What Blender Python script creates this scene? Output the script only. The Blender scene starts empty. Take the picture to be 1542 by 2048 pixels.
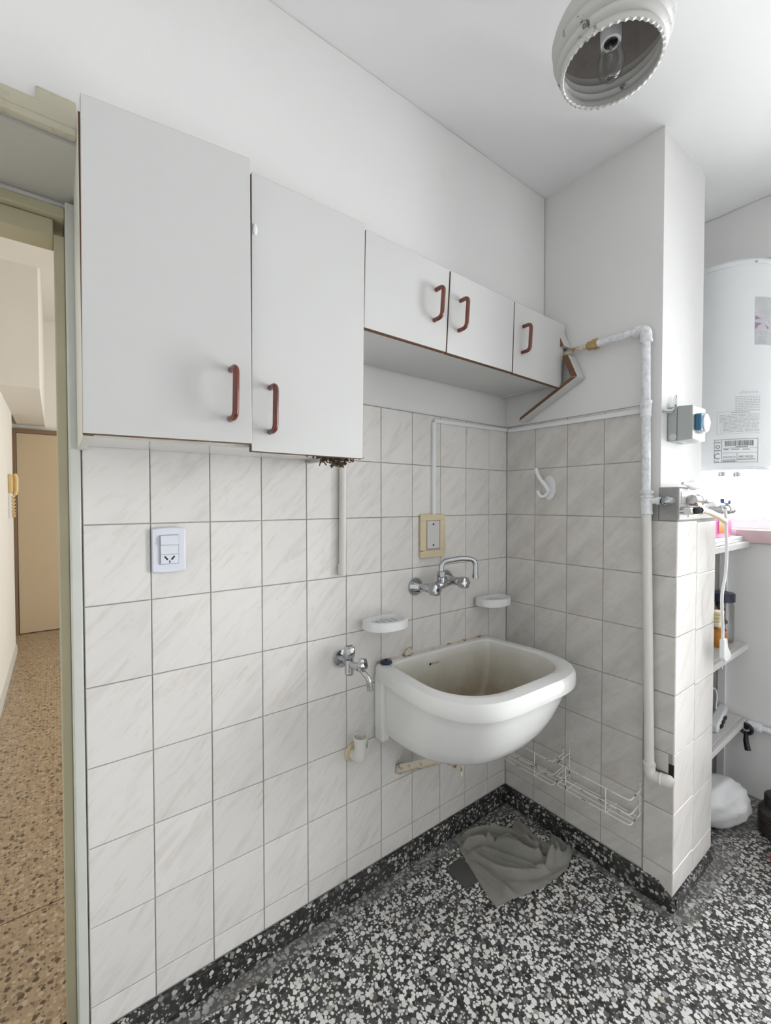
import bpy, bmesh, math, random
from mathutils import Vector, Matrix, noise

random.seed(7)
S = bpy.context.scene
C = S.collection
PI = math.pi

# ------------------------------------------------------------------ camera
cam_d = bpy.data.cameras.new('camera')
cam = bpy.data.objects.new('camera', cam_d)
C.objects.link(cam)
YAW, PITCH, ROLL = 0.6457945, -0.0216251, -0.0007081
cam.location = (-1.67005, -1.28135, 1.40419)
cam.rotation_euler = (Matrix.Rotation(-YAW, 4, 'Z') @ Matrix.Rotation(PI / 2 + PITCH, 4, 'X') @ Matrix.Rotation(ROLL, 4, 'Z')).to_euler()
cam_d.sensor_fit = 'HORIZONTAL'
cam_d.sensor_width = 36.0
cam_d.lens = 873.221 / 1542 * 36.0
cam_d.clip_start = 0.02
S.camera = cam

# ------------------------------------------------------------------ view
S.view_settings.view_transform = 'Standard'
S.view_settings.look = 'None'
S.view_settings.gamma = 1.0
S.view_settings.use_curve_mapping = False
S.view_settings.exposure = 0.37

# ------------------------------------------------------------------ sky
W = bpy.data.worlds.new('overcast_sky')
S.world = W
W.use_nodes = True
bg = W.node_tree.nodes['Background']
bg.inputs['Color'].default_value = (0.96, 0.98, 1.0, 1)
bg.inputs['Strength'].default_value = 2.2


# ------------------------------------------------------------------ daylight at the windows
def area(name, loc, rot, sx, sy, power, col):
    d = bpy.data.lights.new(name, 'AREA')
    d.shape = 'RECTANGLE'
    d.size, d.size_y = sx, sy
    d.energy = power
    d.color = col
    o = bpy.data.objects.new(name, d)
    o.location = loc
    o.rotation_euler = rot
    C.objects.link(o)
    return o


area('daylight_sink_window', (1.16, -.70, 1.80), (0, PI / 2, 0), 0.95, .55, 40, (0.965, 0.985, 1.0))
area('daylight_balcony_door', (1.16, -1.62, 1.16), (0, PI / 2, 0), 2.05, .68, 66, (0.965, 0.985, 1.0))
area('daylight_living_room', (1.42, 2.5, 1.5), (0, PI / 2, 0), 1.7, 2.4, 28, (1.0, 0.97, 0.92))


# ================================================================== helpers
def V(*a):
    return Vector(a)


WORLD = {}


def wloc(o):
    return WORLD.get(o.name, Vector((0, 0, 0))) if o is not None else Vector((0, 0, 0))


class MB:
    def __init__(s):
        s.v, s.f, s.m = [], [], []
        s.mat = 0

    def add(s, vs, fs):
        b = len(s.v)
        s.v += [tuple(p) for p in vs]
        for f in fs:
            s.f.append(tuple(b + i for i in f))
            s.m.append(s.mat)
        return s

    def box(s, x0, x1, y0, y1, z0, z1):
        return s.hexa([(x0, y0, z0), (x1, y0, z0), (x1, y1, z0), (x0, y1, z0), (x0, y0, z1), (x1, y0, z1), (x1, y1, z1), (x0, y1, z1)])

    def hexa(s, p):
        return s.add(p, [(0, 3, 2, 1), (4, 5, 6, 7), (0, 1, 5, 4), (1, 2, 6, 5), (2, 3, 7, 6), (3, 0, 4, 7)])

    def prism(s, poly, vec):
        n = len(poly)
        vec = Vector(vec)
        a = [Vector(p) for p in poly]
        return s.add(a + [p + vec for p in a], [tuple(range(n))[::-1], tuple(range(n, 2 * n))] + [(i, (i + 1) % n, n + (i + 1) % n, n + i) for i in range(n)])

    def loft(s, rings, cap0=True, cap1=True, close=True):
        n = len(rings[0])
        vs = [p for r in rings for p in r]
        fs = []
        for k in range(len(rings) - 1):
            for i in range(n if close else n - 1):
                j = (i + 1) % n
                fs.append((k * n + i, k * n + j, (k + 1) * n + j, (k + 1) * n + i))
        if cap0:
            fs.append(tuple(range(n))[::-1])
        if cap1:
            fs.append(tuple(range((len(rings) - 1) * n, len(rings) * n)))
        return s.add(vs, fs)

    def tube(s, pts, r, n=10, cap=True, closed=False):
        pts = [Vector(p) for p in pts]
        N = len(pts)
        rs = r if isinstance(r, (list, tuple)) else [r] * N
        t0 = (pts[1] - pts[0]).normalized()
        up = Vector((0, 0, 1)) if abs(t0.z) < .9 else Vector((1, 0, 0))
        u = t0.cross(up).normalized()
        rings = []
        prev = t0
        for i, p in enumerate(pts):
            if closed:
                t = (pts[(i + 1) % N] - pts[i - 1]).normalized()
            elif i == 0:
                t = t0
            elif i == N - 1:
                t = (pts[-1] - pts[-2]).normalized()
            else:
                t = ((pts[i + 1] - p).normalized() + (p - pts[i - 1]).normalized())
                t = t.normalized() if t.length > 1e-6 else prev
            q = prev.rotation_difference(t)
            u = (q @ u)
            u = (u - t * u.dot(t)).normalized()
            w = t.cross(u)
            prev = t
            k = 1.0
            if 0 < i < N - 1 and not closed:
                c = (pts[i + 1] - p).normalized().dot((p - pts[i - 1]).normalized())
                k = 1 / max(.5, math.sqrt(max(.0, (1 + c) / 2)))
                k = min(k, 1.15)
            rings.append([p + (u * math.cos(2 * PI * j / n) + w * math.sin(2 * PI * j / n)) * rs[i] * k for j in range(n)])
        if closed:
            rings.append(rings[0])
            return s.loft(rings, False, False)
        return s.loft(rings, cap, cap)

    def lathe(s, prof, o, axis=(0, 0, 1), n=24, cap=True, mod=None):
        """prof: list of (radius, distance along the axis)"""
        o = Vector(o)
        a = Vector(axis).normalized()
        up = Vector((0, 0, 1)) if abs(a.z) < .9 else Vector((1, 0, 0))
        u = a.cross(up).normalized()
        w = a.cross(u)
        rings = []
        for k, (r, d) in enumerate(prof):
            ring = []
            for j in range(n):
                t = 2 * PI * j / n
                rr, dd = (r, d) if mod is None else mod(k, t, r, d)
                ring.append(o + a * dd + (u * math.cos(t) + w * math.sin(t)) * max(rr, 1e-5))
            rings.append(ring)
        return s.loft(rings, cap, cap)

    def ball(s, c, rx, ry, rz, n=20, m=12):
        c = Vector(c)
        rings = []
        for k in range(1, m):
            a = -PI / 2 + PI * k / m
            rings.append([c + Vector((rx * math.cos(a) * math.cos(2 * PI * j / n), ry * math.cos(a) * math.sin(2 * PI * j / n), rz * math.sin(a))) for j in range(n)])
        return s.loft(rings)

    def build(s, name, mats, parent=None, bevel=0, sharp=38, origin=None, seg=2):
        if not isinstance(mats, (list, tuple)):
            mats = [mats]
        base = wloc(parent)
        if parent is None:
            if origin is None:
                xs, ys, zs = zip(*s.v)
                origin = ((min(xs) + max(xs)) / 2, (min(ys) + max(ys)) / 2, min(zs))
            org = Vector(origin)
        else:
            org = Vector(origin) if origin is not None else base
        me = bpy.data.meshes.new(name)
        me.from_pydata([Vector(p) - org for p in s.v], [], s.f)
        for m in mats:
            me.materials.append(m)
        me.polygons.foreach_set('material_index', s.m)
        bm = bmesh.new()
        bm.from_mesh(me)
        bmesh.ops.remove_doubles(bm, verts=bm.verts, dist=1e-6)
        bmesh.ops.recalc_face_normals(bm, faces=bm.faces)
        bm.to_mesh(me)
        bm.free()
        me.polygons.foreach_set('use_smooth', [True] * len(me.polygons))
        me.set_sharp_from_angle(angle=math.radians(sharp))
        o = bpy.data.objects.new(name, me)
        C.objects.link(o)
        o.location = org - base
        if parent is not None:
            o.parent = parent
        WORLD[o.name] = org
        if bevel:
            b = o.modifiers.new('bevel', 'BEVEL')
            b.width = bevel
            b.segments = seg
            b.limit_method = 'ANGLE'
            b.angle_limit = math.radians(40)
        return o


def fillet(pts, r, k=6):
    """round the corners of a polyline"""
    pts = [Vector(p) for p in pts]
    out = [pts[0]]
    for i in range(1, len(pts) - 1):
        a, p, b = pts[i - 1], pts[i], pts[i + 1]
        d1, d2 = (a - p), (b - p)
        rr = min(r, d1.length * .49, d2.length * .49)
        p1, p2 = p + d1.normalized() * rr, p + d2.normalized() * rr
        for j in range(k + 1):
            t = j / k
            out.append((1 - t) ** 2 * p1 + 2 * t * (1 - t) * p + t * t * p2)
    out.append(pts[-1])
    return out


def smooth_path(pts, k=6):
    """Catmull-Rom"""
    P = [Vector(p) for p in pts]
    P = [2 * P[0] - P[1]] + P + [2 * P[-1] - P[-2]]
    out = []
    for i in range(1, len(P) - 2):
        for j in range(k):
            t = j / k
            a, b, c, d = P[i - 1], P[i], P[i + 1], P[i + 2]
            out.append(0.5 * ((2 * b) + (c - a) * t + (2 * a - 5 * b + 4 * c - d) * t * t + (3 * b - a - 3 * c + d) * t ** 3))
    out.append(P[-2])
    return out


def tag(o, label, cat, group=None):
    o['label'] = label
    o['category'] = cat
    if group:
        o['group'] = group
    return o


def thing(name, loc, label, cat, group=None):
    o = bpy.data.objects.new(name, None)
    o.empty_display_size = .05
    C.objects.link(o)
    o.location = loc
    WORLD[o.name] = Vector(loc)
    return tag(o, label, cat, group)


def structure(o, label=None):
    o['kind'] = 'structure'
    if label:
        o['label'] = label
    return o


# ================================================================== materials
class NT:
    """tiny node helper"""

    def __init__(s, name):
        s.m = bpy.data.materials.new(name)
        s.m.use_nodes = True
        s.t = s.m.node_tree
        s.p = s.t.nodes['Principled BSDF']
        s.out = s.t.nodes['Material Output']

    def n(s, typ, **kw):
        nd = s.t.nodes.new(typ)
        for k, v in kw.items():
            setattr(nd, k, v)
        return nd

    def l(s, a, b):
        s.t.links.new(a, b)

    def coord(s, kind='Object', scale=(1, 1, 1), rot=(0, 0, 0)):
        tc = s.n('ShaderNodeTexCoord')
        mp = s.n('ShaderNodeMapping')
        mp.inputs['Scale'].default_value = scale
        mp.inputs['Rotation'].default_value = rot
        s.l(tc.outputs[kind], mp.inputs['Vector'])
        return mp.outputs['Vector']

    def noise(s, vec, scale, detail=4, rough=.55, dist=0):
        nd = s.n('ShaderNodeTexNoise')
        nd.inputs['Scale'].default_value = scale
        nd.inputs['Detail'].default_value = detail
        nd.inputs['Roughness'].default_value = rough
        nd.inputs['Distortion'].default_value = dist
        if vec is not None:
            s.l(vec, nd.inputs['Vector'])
        return nd.outputs['Fac']

    def ramp(s, fac, stops, interp='LINEAR'):
        nd = s.n('ShaderNodeValToRGB')
        cr = nd.color_ramp
        cr.interpolation = interp
        while len(cr.elements) < len(stops):
            cr.elements.new(.5)
        for e, (p, c) in zip(cr.elements, stops):
            e.position = p
            e.color = (c, c, c, 1) if isinstance(c, (int, float)) else (*c, 1)
        s.l(fac, nd.inputs['Fac'])
        return nd.outputs['Color']

    def mix(s, fac, a, b, blend='MIX'):
        nd = s.n('ShaderNodeMix', data_type='RGBA', blend_type=blend)
        for sock, val in ((nd.inputs[0], fac), (nd.inputs[6], a), (nd.inputs[7], b)):
            if isinstance(val, (int, float)):
                sock.default_value = val
            elif isinstance(val, tuple):
                sock.default_value = (*val, 1)
            else:
                s.l(val, sock)
        return nd.outputs[2]

    def math(s, op, a, b=None, clamp=False):
        nd = s.n('ShaderNodeMath', operation=op, use_clamp=clamp)
        for sock, val in ((nd.inputs[0], a), (nd.inputs[1], b)):
            if val is None:
                continue
            if isinstance(val, (int, float)):
                sock.default_value = val
            else:
                s.l(val, sock)
        return nd.outputs[0]

    def color(s, c):
        if isinstance(c, tuple):
            s.p.inputs['Base Color'].default_value = (*c, 1)
        else:
            s.l(c, s.p.inputs['Base Color'])
        return s

    def rough(s, r, spec=None):
        if isinstance(r, (int, float)):
            s.p.inputs['Roughness'].default_value = r
        else:
            s.l(r, s.p.inputs['Roughness'])
        if spec is not None:
            s.p.inputs['Specular IOR Level'].default_value = spec
        return s

    def bump(s, h, strength=.3, dist=.002):
        b = s.n('ShaderNodeBump')
        b.inputs['Strength'].default_value = strength
        b.inputs['Distance'].default_value = dist
        s.l(h, b.inputs['Height'])
        s.l(b.outputs['Normal'], s.p.inputs['Normal'])
        return s


def plain(name, c, rough=.5, metal=0.0, var=.05, scale=30, bump=0):
    t = NT(name)
    v = t.coord('Object')
    f = t.noise(v, scale, 4)
    a = tuple(max(0, k * (1 - var)) for k in c)
    b = tuple(min(1, k * (1 + var)) for k in c)
    t.color(t.mix(f, a, b)).rough(rough)
    t.p.inputs['Metallic'].default_value = metal
    if bump:
        t.bump(f, bump, .001)
    return t.m


def plaster(name, c, var=.03, bump=.25, stains=None):
    t = NT(name)
    v = t.coord('Object')
    big = t.noise(v, 1.6, 3)
    fine = t.noise(v, 55, 6, .65)
    lump = t.noise(v, 9, 4)
    col = t.mix(big, tuple(k * (1 - var) for k in c), tuple(min(1, k * (1 + var)) for k in c))
    if stains:
        s = t.ramp(t.noise(v, 5, 5, .7), [(0.62, 0.0), (0.78, 1.0)])
        col = t.mix(t.math('MULTIPLY', s, .35), col, stains)
    t.color(col).rough(.85)
    t.bump(t.math('ADD', t.math('MULTIPLY', fine, .35), lump), bump, .004)
    return t.m


def tile_mat(name, rot, grime_shade=0.0):
    """glossy printed ceramic: pale ground with soft diagonal grey and pinkish veins"""
    t = NT(name)
    tc = t.n('ShaderNodeTexCoord')
    oi = t.n('ShaderNodeObjectInfo')
    off = t.n('ShaderNodeVectorMath', operation='SCALE')
    off.inputs['Scale'].default_value = 3.0
    cmb = t.n('ShaderNodeCombineXYZ')
    for i in range(3):
        t.l(oi.outputs['Random'], cmb.inputs[i])
    t.l(cmb.outputs[0], off.inputs[0])
    ad = t.n('ShaderNodeVectorMath', operation='ADD')
    mp = t.n('ShaderNodeMapping')
    mp.inputs['Rotation'].default_value = rot
    t.l(tc.outputs['Object'], mp.inputs['Vector'])
    t.l(mp.outputs[0], ad.inputs[0])
    t.l(off.outputs[0], ad.inputs[1])
    st = t.n('ShaderNodeMapping')
    st.inputs['Scale'].default_value = (5, 26, 26)
    t.l(ad.outputs[0], st.inputs['Vector'])
    v = st.outputs[0]
    n1 = t.noise(v, 1.0, 6, .62, .6)
    n2 = t.noise(v, 1.9, 5, .6, 1.0)
    n3 = t.noise(v, .8, 3, .5, .4)
    base = t.mix(n3, (.735, .712, .68), (.785, .765, .735))
    veins = t.ramp(n1, [(.50, 0.0), (.68, 1.0)])
    col = t.mix(t.math('MULTIPLY', veins, .50), base, (.60, .575, .55))
    v2 = t.ramp(n2, [(.56, 0.0), (.74, 1.0)])
    col = t.mix(t.math('MULTIPLY', v2, .58), col, (.64, .54, .47))
    sp = t.ramp(t.noise(v, 6, 2), [(.74, 0.0), (.80, 1.0)])
    col = t.mix(t.math('MULTIPLY', sp, .3), col, (.33, .30, .28))
    lum = t.math('ADD', t.math('MULTIPLY', oi.outputs['Random'], .06), .97)
    col = t.mix(1.0, col, lum, 'MULTIPLY')
    if grime_shade:
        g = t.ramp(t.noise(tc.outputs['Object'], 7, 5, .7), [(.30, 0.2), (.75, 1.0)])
        col = t.mix(t.math('MULTIPLY', g, grime_shade), col, (.38, .35, .31))
    t.color(col)
    t.rough(t.math('ADD', t.math('MULTIPLY', n1, .16), .12), .5)
    t.bump(n1, .04, .001)
    return t.m


def terrazzo(name, scale, chips, cement, wet=.35, dirt=True, walls=True, fill=.5):
    """rounded stone chips of two sizes set in cement"""
    t = NT(name)
    v = t.coord('Object')
    wob = t.n('ShaderNodeTexNoise')
    wob.inputs['Scale'].default_value = scale * 1.3
    wob.inputs['Detail'].default_value = 2
    t.l(v, wob.inputs['Vector'])
    mv = t.n('ShaderNodeVectorMath', operation='MULTIPLY_ADD')
    t.l(wob.outputs['Color'], mv.inputs[0])
    mv.inputs[1].default_value = (.55 / scale,) * 3
    t.l(v, mv.inputs[2])
    col = cement
    relief = None
    for k, (sc, cut) in enumerate(((scale * 1.75, fill * .9), (scale, fill))):
        vo = t.n('ShaderNodeTexVoronoi', feature='F1')
        vo.inputs['Scale'].default_value = sc
        vo.inputs['Randomness'].default_value = .9
        t.l(mv.outputs[0], vo.inputs['Vector'])
        sep = t.n('ShaderNodeSeparateColor')
        t.l(vo.outputs['Color'], sep.inputs[0])
        rad = t.math('ADD', t.math('MULTIPLY', sep.outputs[1], .22), .35)
        d = t.math('SUBTRACT', rad, vo.outputs['Distance'])
        m_ = t.math('MULTIPLY', d, 14.0, True)
        m_ = t.math('MULTIPLY', m_, t.math('LESS_THAN', sep.outputs[2], cut + .28))
        chip = t.ramp(sep.outputs[0], chips, 'CONSTANT')
        col = t.mix(m_, col, chip)
        relief = m_
    if dirt:
        g = t.ramp(t.noise(v, 3.2, 5, .65), [(.48, 0.0), (.80, 1.0)])
        col = t.mix(t.math('MULTIPLY', g, .55), col, (.11, .11, .105))
        # smeared cement where the floor was patched along the skirting
        if walls:
            sx = t.n('ShaderNodeSeparateXYZ')
            t.l(v, sx.inputs[0])
            nn = t.math('MULTIPLY', t.math('SUBTRACT', t.noise(v, 14, 4), .5), .06)
            dy = t.math('ADD', t.math('MULTIPLY', sx.outputs[1], -1.0), nn)
            dx = t.math('ADD', t.math('MULTIPLY', sx.outputs[0], -1.0), nn)
            ins = t.math('GREATER_THAN', dx, -.03)
            a = t.math('MULTIPLY', t.math('LESS_THAN', dy, .062), ins)
            b = t.math('MULTIPLY', t.math('LESS_THAN', dx, .045), t.math('MULTIPLY', ins, t.math('LESS_THAN', dy, .74)))
            c = t.math('MULTIPLY', t.math('LESS_THAN', dy, .765), t.math('MULTIPLY', t.math('GREATER_THAN', dy, .66), t.math('LESS_THAN', dx, .02)))
            mk = t.math('MULTIPLY', t.math('MAXIMUM', t.math('MAXIMUM', a, b), c), t.ramp(t.noise(v, 9, 4), [(.30, .25), (.62, .75)]))
            col = t.mix(mk, col, t.mix(t.noise(v, 40, 4), (.12, .118, .108), (.25, .245, .23)))
    t.color(col)
    t.rough(t.math('ADD', t.math('MULTIPLY', t.noise(v, 12, 4), .25), wet))
    t.bump(relief, .05, .001)
    return t.m


M = {}
M['wall'] = plaster('white_wall_paint', (.81, .805, .795), .03, .22)
M['wall_far'] = plaster('plain_wall_paint', (.82, .82, .815), .03, .2)
M['wall_rough'] = plaster('uneven_white_wall_paint', (.78, .775, .765), .03, .35, (.68, .67, .64))
M['ceiling'] = plaster('white_ceiling_paint', (.85, .85, .845), .02, .18)
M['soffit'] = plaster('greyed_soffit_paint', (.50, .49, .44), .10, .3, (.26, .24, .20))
M['hall_wall'] = plaster('warm_white_hall_paint', (.80, .775, .72), .02, .1)
M['grout'] = plain('grey_grout', (.36, .35, .33), .9, 0, .2, 60, .2)
M['cement'] = plain('grey_cement', (.36, .355, .34), .9, 0, .3, 25, .5)
M['tile_left'] = tile_mat('veined_ceramic_left', (0, PI / 4, 0))
M['tile_back'] = tile_mat('veined_ceramic_back', (0, 0, 0), .50)  # grey mix: dirt film plus this wall's dimmer bounce light put into the colour
# turn the veins of the second wall into its own plane
M['floor'] = terrazzo('black_and_white_terrazzo', 60, [(0, (.022, .022, .023)), (.17, (.12, .12, .12)), (.26, (.36, .36, .35)), (.36, (.74, .73, .71)), (.78, (.84, .825, .79)), (.95, (.62, .56, .48))], (.055, .055, .054), .28, fill=.80)
M['skirt'] = terrazzo('dark_terrazzo_skirting', 64, [(0, (.012, .012, .013)), (.34, (.07, .07, .068)), (.50, (.24, .24, .23)), (.68, (.52, .51, .48)), (.93, (.62, .60, .55))], (.022, .022, .021), .40, True, False, fill=.5)
M['hall_floor'] = terrazzo('beige_terrazzo', 60, [(0, (.10, .065, .04)), (.16, (.30, .21, .13)), (.36, (.42, .31, .20)), (.70, (.52, .41, .28)), (.92, (.18, .12, .075))], (.38, .285, .18), .20, False, False, .7)
M['laminate'] = plain('white_melamine', (.62, .62, .61), .32, 0, .015, 8)
M['laminate_dirty'] = plain('grimy_white_melamine', (.66, .64, .58), .4, 0, .12, 14)
M['laminate_gloss'] = plain('glossy_white_melamine', (.74, .735, .72), .10, 0, .02, 8)
M['chipboard'] = plain('brown_chipboard_edge', (.17, .085, .045), .8, 0, .35, 160, .3)
M['cavity'] = plain('dark_cabinet_inside', (.06, .055, .05), .8)


def wood_mat():
    t = NT('varnished_reddish_wood')
    v = t.coord('Object', (60, 60, 7))
    f = t.noise(v, 1.0, 5, .6, .8)
    t.color(t.ramp(f, [(.25, (.07, .012, .006)), (.6, (.18, .036, .013)), (.85, (.28, .07, .028))])).rough(.22)
    t.p.inputs['Coat Weight'].default_value = .5
    return t.m


M['handle'] = wood_mat()
M['ceramic'] = plain('white_vitreous_china', (.80, .805, .79), .16, 0, .02, 6)


def bowl_mat():
    t = NT('stained_basin_inside')
    v = t.coord('Object')
    sx = t.n('ShaderNodeSeparateXYZ')
    t.l(v, sx.inputs[0])
    n1 = t.noise(v, 7, 5, .6)
    d = t.math('ADD', sx.outputs[2], t.math('MULTIPLY', n1, .12))
    k = t.ramp(d, [(.17, 1.0), (.40, 0.0)])
    col = t.mix(k, (.76, .755, .70), t.mix(t.noise(v, 20, 4), (.28, .22, .14), (.44, .38, .27)))
    t.color(col).rough(.25)
    return t.m


M['bowl'] = bowl_mat()
M['chrome'] = plain('polished_chrome', (.50, .51, .53), .07, 1.0, .03, 40)
M['chrome_worn'] = plain('worn_chrome', (.48, .48, .48), .20, 1.0, .12, 90)
M['brass'] = plain('dull_brass', (.50, .36, .18), .35, 1.0, .2, 60)
M['rusty'] = plain('rusty_cream_paint', (.62, .55, .44), .7, 0, .15, 30)


def rust_mat(name, paint, rust, lo, hi, scale):
    t = NT(name)
    v = t.coord('Object')
    f = t.ramp(t.noise(v, scale, 5, .65), [(lo, 0.0), (hi, 1.0)])
    t.color(t.mix(f, paint, rust)).rough(.65)
    t.bump(f, .2, .001)
    return t.m


M['rusty'] = rust_mat('flaking_cream_paint', (.66, .59, .48), (.16, .075, .03), .50, .64, 26)
M['wire'] = rust_mat('chipped_white_wire_coating', (.86, .84, .78), (.13, .09, .06), .56, .62, 24)
M['pipe_paint'] = rust_mat('patchy_white_pipe_paint', (.84, .85, .87), (.52, .54, .58), .45, .75, 60)
M['pvc'] = plain('white_plastic_pipe', (.74, .73, .68), .35, 0, .06, 12)
M['plastic'] = plain('white_plastic', (.80, .81, .82), .3, 0, .02, 10)
M['plastic_blue'] = plain('cool_white_plastic', (.74, .76, .84), .25, 0, .02, 10)
M['plastic_grey'] = plain('grey_plastic', (.42, .45, .44), .45, 0, .03, 10)
M['plastic_cream'] = plain('yellowed_cream_plastic', (.68, .58, .38), .4, 0, .06, 15)
M['plastic_black'] = plain('black_plastic', (.012, .013, .016), .35)
M['navy'] = plain('navy_rubber', (.012, .018, .05), .35)
M['blue'] = plain('blue_plastic', (.05, .13, .38), .35)
M['teal_lens'] = plain('blue_lens', (.04, .16, .28), .15)
M['cream_paint'] = plain('cream_gloss_paint', (.50, .46, .31), .4, 0, .12, 9, .15)
M['jamb_paint'] = plain('pale_grey_frame_paint', (.62, .63, .58), .45, 0, .06, 9, .15)
M['trim_paint'] = rust_mat('grimy_cream_trim', (.56, .52, .40), (.30, .26, .17), .48, .72, 14)
M['door_paint'] = plain('tan_door_paint', (.58, .46, .31), .5, 0, .03, 4)
M['dark_frame'] = plain('brown_door_frame', (.22, .15, .09), .5)
M['phone'] = plain('yellowed_intercom_plastic', (.72, .54, .26), .4, 0, .04, 10)
M['nest'] = plain('dry_brown_debris', (.11, .075, .05), .95, 0, .6, 90)
M['heater'] = plain('white_enamel', (.80, .82, .83), .28, 0, .01, 5)
M['ink'] = plain('grey_print', (.20, .21, .23), .6)
M['ink_light'] = plain('pale_grey_print', (.46, .47, .49), .6)
M['ink_black'] = plain('black_print', (.02, .02, .02), .6)
M['label_grey'] = plain('silver_label_print', (.55, .56, .57), .5, 0, .2, 25)
M['label_violet'] = plain('violet_label_print', (.36, .20, .40), .5, 0, .3, 25)
M['shelf'] = plain('dusty_white_shelf', (.62, .60, .58), .5, 0, .06, 10)
M['amber'] = plain('amber_plastic', (.50, .20, .03), .3)
M['red'] = plain('red_plastic', (.55, .015, .03), .35)
M['window_frame'] = plain('white_window_paint', (.78, .78, .78), .4)
M['sill_wood'] = plain('pale_greyed_wood', (.52, .42, .42), .6, 0, .15, 20)
M['drain_plate'] = plain('dull_dark_metal', (.085, .083, .078), .55, 0, .2, 12)
M['ribbed'] = plain('dark_ribbed_plastic', (.045, .036, .03), .35)
M['slot'] = plain('shadowed_slot', (.20, .20, .19), .7)
M['rubber_dark'] = plain('matt_dark_rubber', (.02, .022, .024), .95)
M['rubber_dark'].node_tree.nodes['Principled BSDF'].inputs['Specular IOR Level'].default_value = .1
M['green'] = plain('green_print', (.03, .30, .14), .5)
M['rust_hole'] = plain('dark_hole', (.015, .013, .012), .9)


def see_through(name, tint, keep, gloss_rough=.03, k=1.0):
    t = NT(name)
    tr = t.n('ShaderNodeBsdfTransparent')
    tr.inputs[0].default_value = (*tint, 1)
    gl = t.n('ShaderNodeBsdfGlossy')
    gl.inputs['Roughness'].default_value = gloss_rough
    fr = t.n('ShaderNodeFresnel')
    fr.inputs[0].default_value = 1.45
    mx = t.n('ShaderNodeMixShader')
    t.l(t.math('ADD', t.math('MULTIPLY', fr.outputs[0], k), keep), mx.inputs[0])
    t.l(tr.outputs[0], mx.inputs[1])
    t.l(gl.outputs[0], mx.inputs[2])
    t.l(mx.outputs[0], t.out.inputs['Surface'])
    return t.m


M['glass'] = see_through('window_glass', (.98, .98, .98), 0.0)
M['bulb'] = see_through('bulb_glass', (.93, .93, .93), 0.02, .05, .5)


def lamp_mat(name, c, dirt, lo, hi):
    t = NT(name)
    v = t.coord('Object')
    f = t.ramp(t.noise(v, 22, 6, .7), [(lo, 0.0), (hi, 1.0)])
    t.color(t.mix(f, c, dirt)).rough(.38)
    return t.m


M['shade'] = lamp_mat('opal_glass_with_grime', (.58, .575, .555), (.10, .095, .085), .61, .66)
M['shade_in'] = lamp_mat('dusty_opal_inside', (.36, .33, .31), (.28, .25, .23), .4, .7)


def pink_mat():
    t = NT('pink_translucent_plastic')
    t.color((.85, .28, .55)).rough(.3)
    t.p.inputs['Transmission Weight'].default_value = .5
    return t.m


M['pink'] = pink_mat()


def cloth_mat():
    t = NT('grey_terry_cloth')
    v = t.coord('Object')
    n1 = t.noise(v, 9, 5, .6)
    n2 = t.noise(v, 420, 2)
    t.color(t.mix(n1, (.20, .195, .172), (.36, .35, .315))).rough(1.0, .1)
    t.bump(t.math('ADD', n2, t.math('MULTIPLY', t.noise(v, 60, 4), .8)), .5, .002)
    t.p.inputs['Sheen Weight'].default_value = .25
    return t.m


M['cloth'] = cloth_mat()


def bag_mat():
    t = NT('thin_white_plastic_film')
    v = t.coord('Object', (1, 1, 1.0))
    w = t.noise(v, 16, 6, .65, 1.2)
    t.color(t.mix(t.noise(v, 6, 3), (.56, .57, .57), (.74, .75, .75))).rough(.34)
    t.bump(w, .5, .006)
    return t.m


M['bag'] = bag_mat()

# ================================================================== THE SETTING
CEIL = 2.69
# ---- kitchen floor
b = MB().box(-2.7, 1.10, -2.15, 0.16, -.12, 0)
floor = structure(b.build('floor', M['floor'], origin=(0, 0, 0)), 'black and white terrazzo kitchen floor')
# ---- ceiling
b = MB().box(-2.7, 1.10, -2.15, 0.16, CEIL, CEIL + .12)
structure(b.build('ceiling', M['ceiling'], origin=(0, 0, CEIL)), 'white painted kitchen ceiling')

# ---- left wall (the long tiled wall with the doorway); its upper part is a beam that stands 19 cm proud
TX0 = -1.620
b = MB()
b.box(TX0, 1.10, .008, .15, 0, 2.62)
b.box(-2.70, -2.45, .008, .15, 0, 2.62)
b.box(-2.45, TX0, .04, .15, 2.115, 2.62)
wall_left = structure(b.build('wall_left', M['wall'], origin=(0, 0, 0)), 'white plastered wall above the tiles with the wall cabinets')
b = MB().box(-2.69, 0.0, -.189, .006, 2.132, CEIL)
beam = structure(b.build('trim_4', M['wall_rough'], bevel=.004, origin=(0, 0, 0)), 'white plastered beam standing proud above the wall cabinets')
b = MB().box(-2.69, TX0 - .006, -.186, .035, 2.124, 2.131)
b.build('soffit', M['soffit'], beam)
b = MB().box(TX0, 0, .003, .0075, .078, 1.752)
b.build('grout_bed', M['grout'], wall_left)

# ---- back wall: the tiled stub wall that ends in a pier
PX = .375
b = MB()
b.box(.004, PX + .01, -.645, .008, 1.40, CEIL)
b.box(.008, PX - .004, -.692, .008, 0, 1.36)
wall_back = structure(b.build('wall_back', M['wall_rough'], origin=(0, 0, 0)), 'white plastered stub wall that ends in a pier')
b = MB().box(.002, .0075, -.600, 0, .078, 1.752)
b.box(.002, .0075, -.696, -.600, .04, 1.34)
b.box(.0075, PX - .004, -.696, -.6925, .04, 1.34)
b.build('grout_bed', M['grout'], wall_back)
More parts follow.
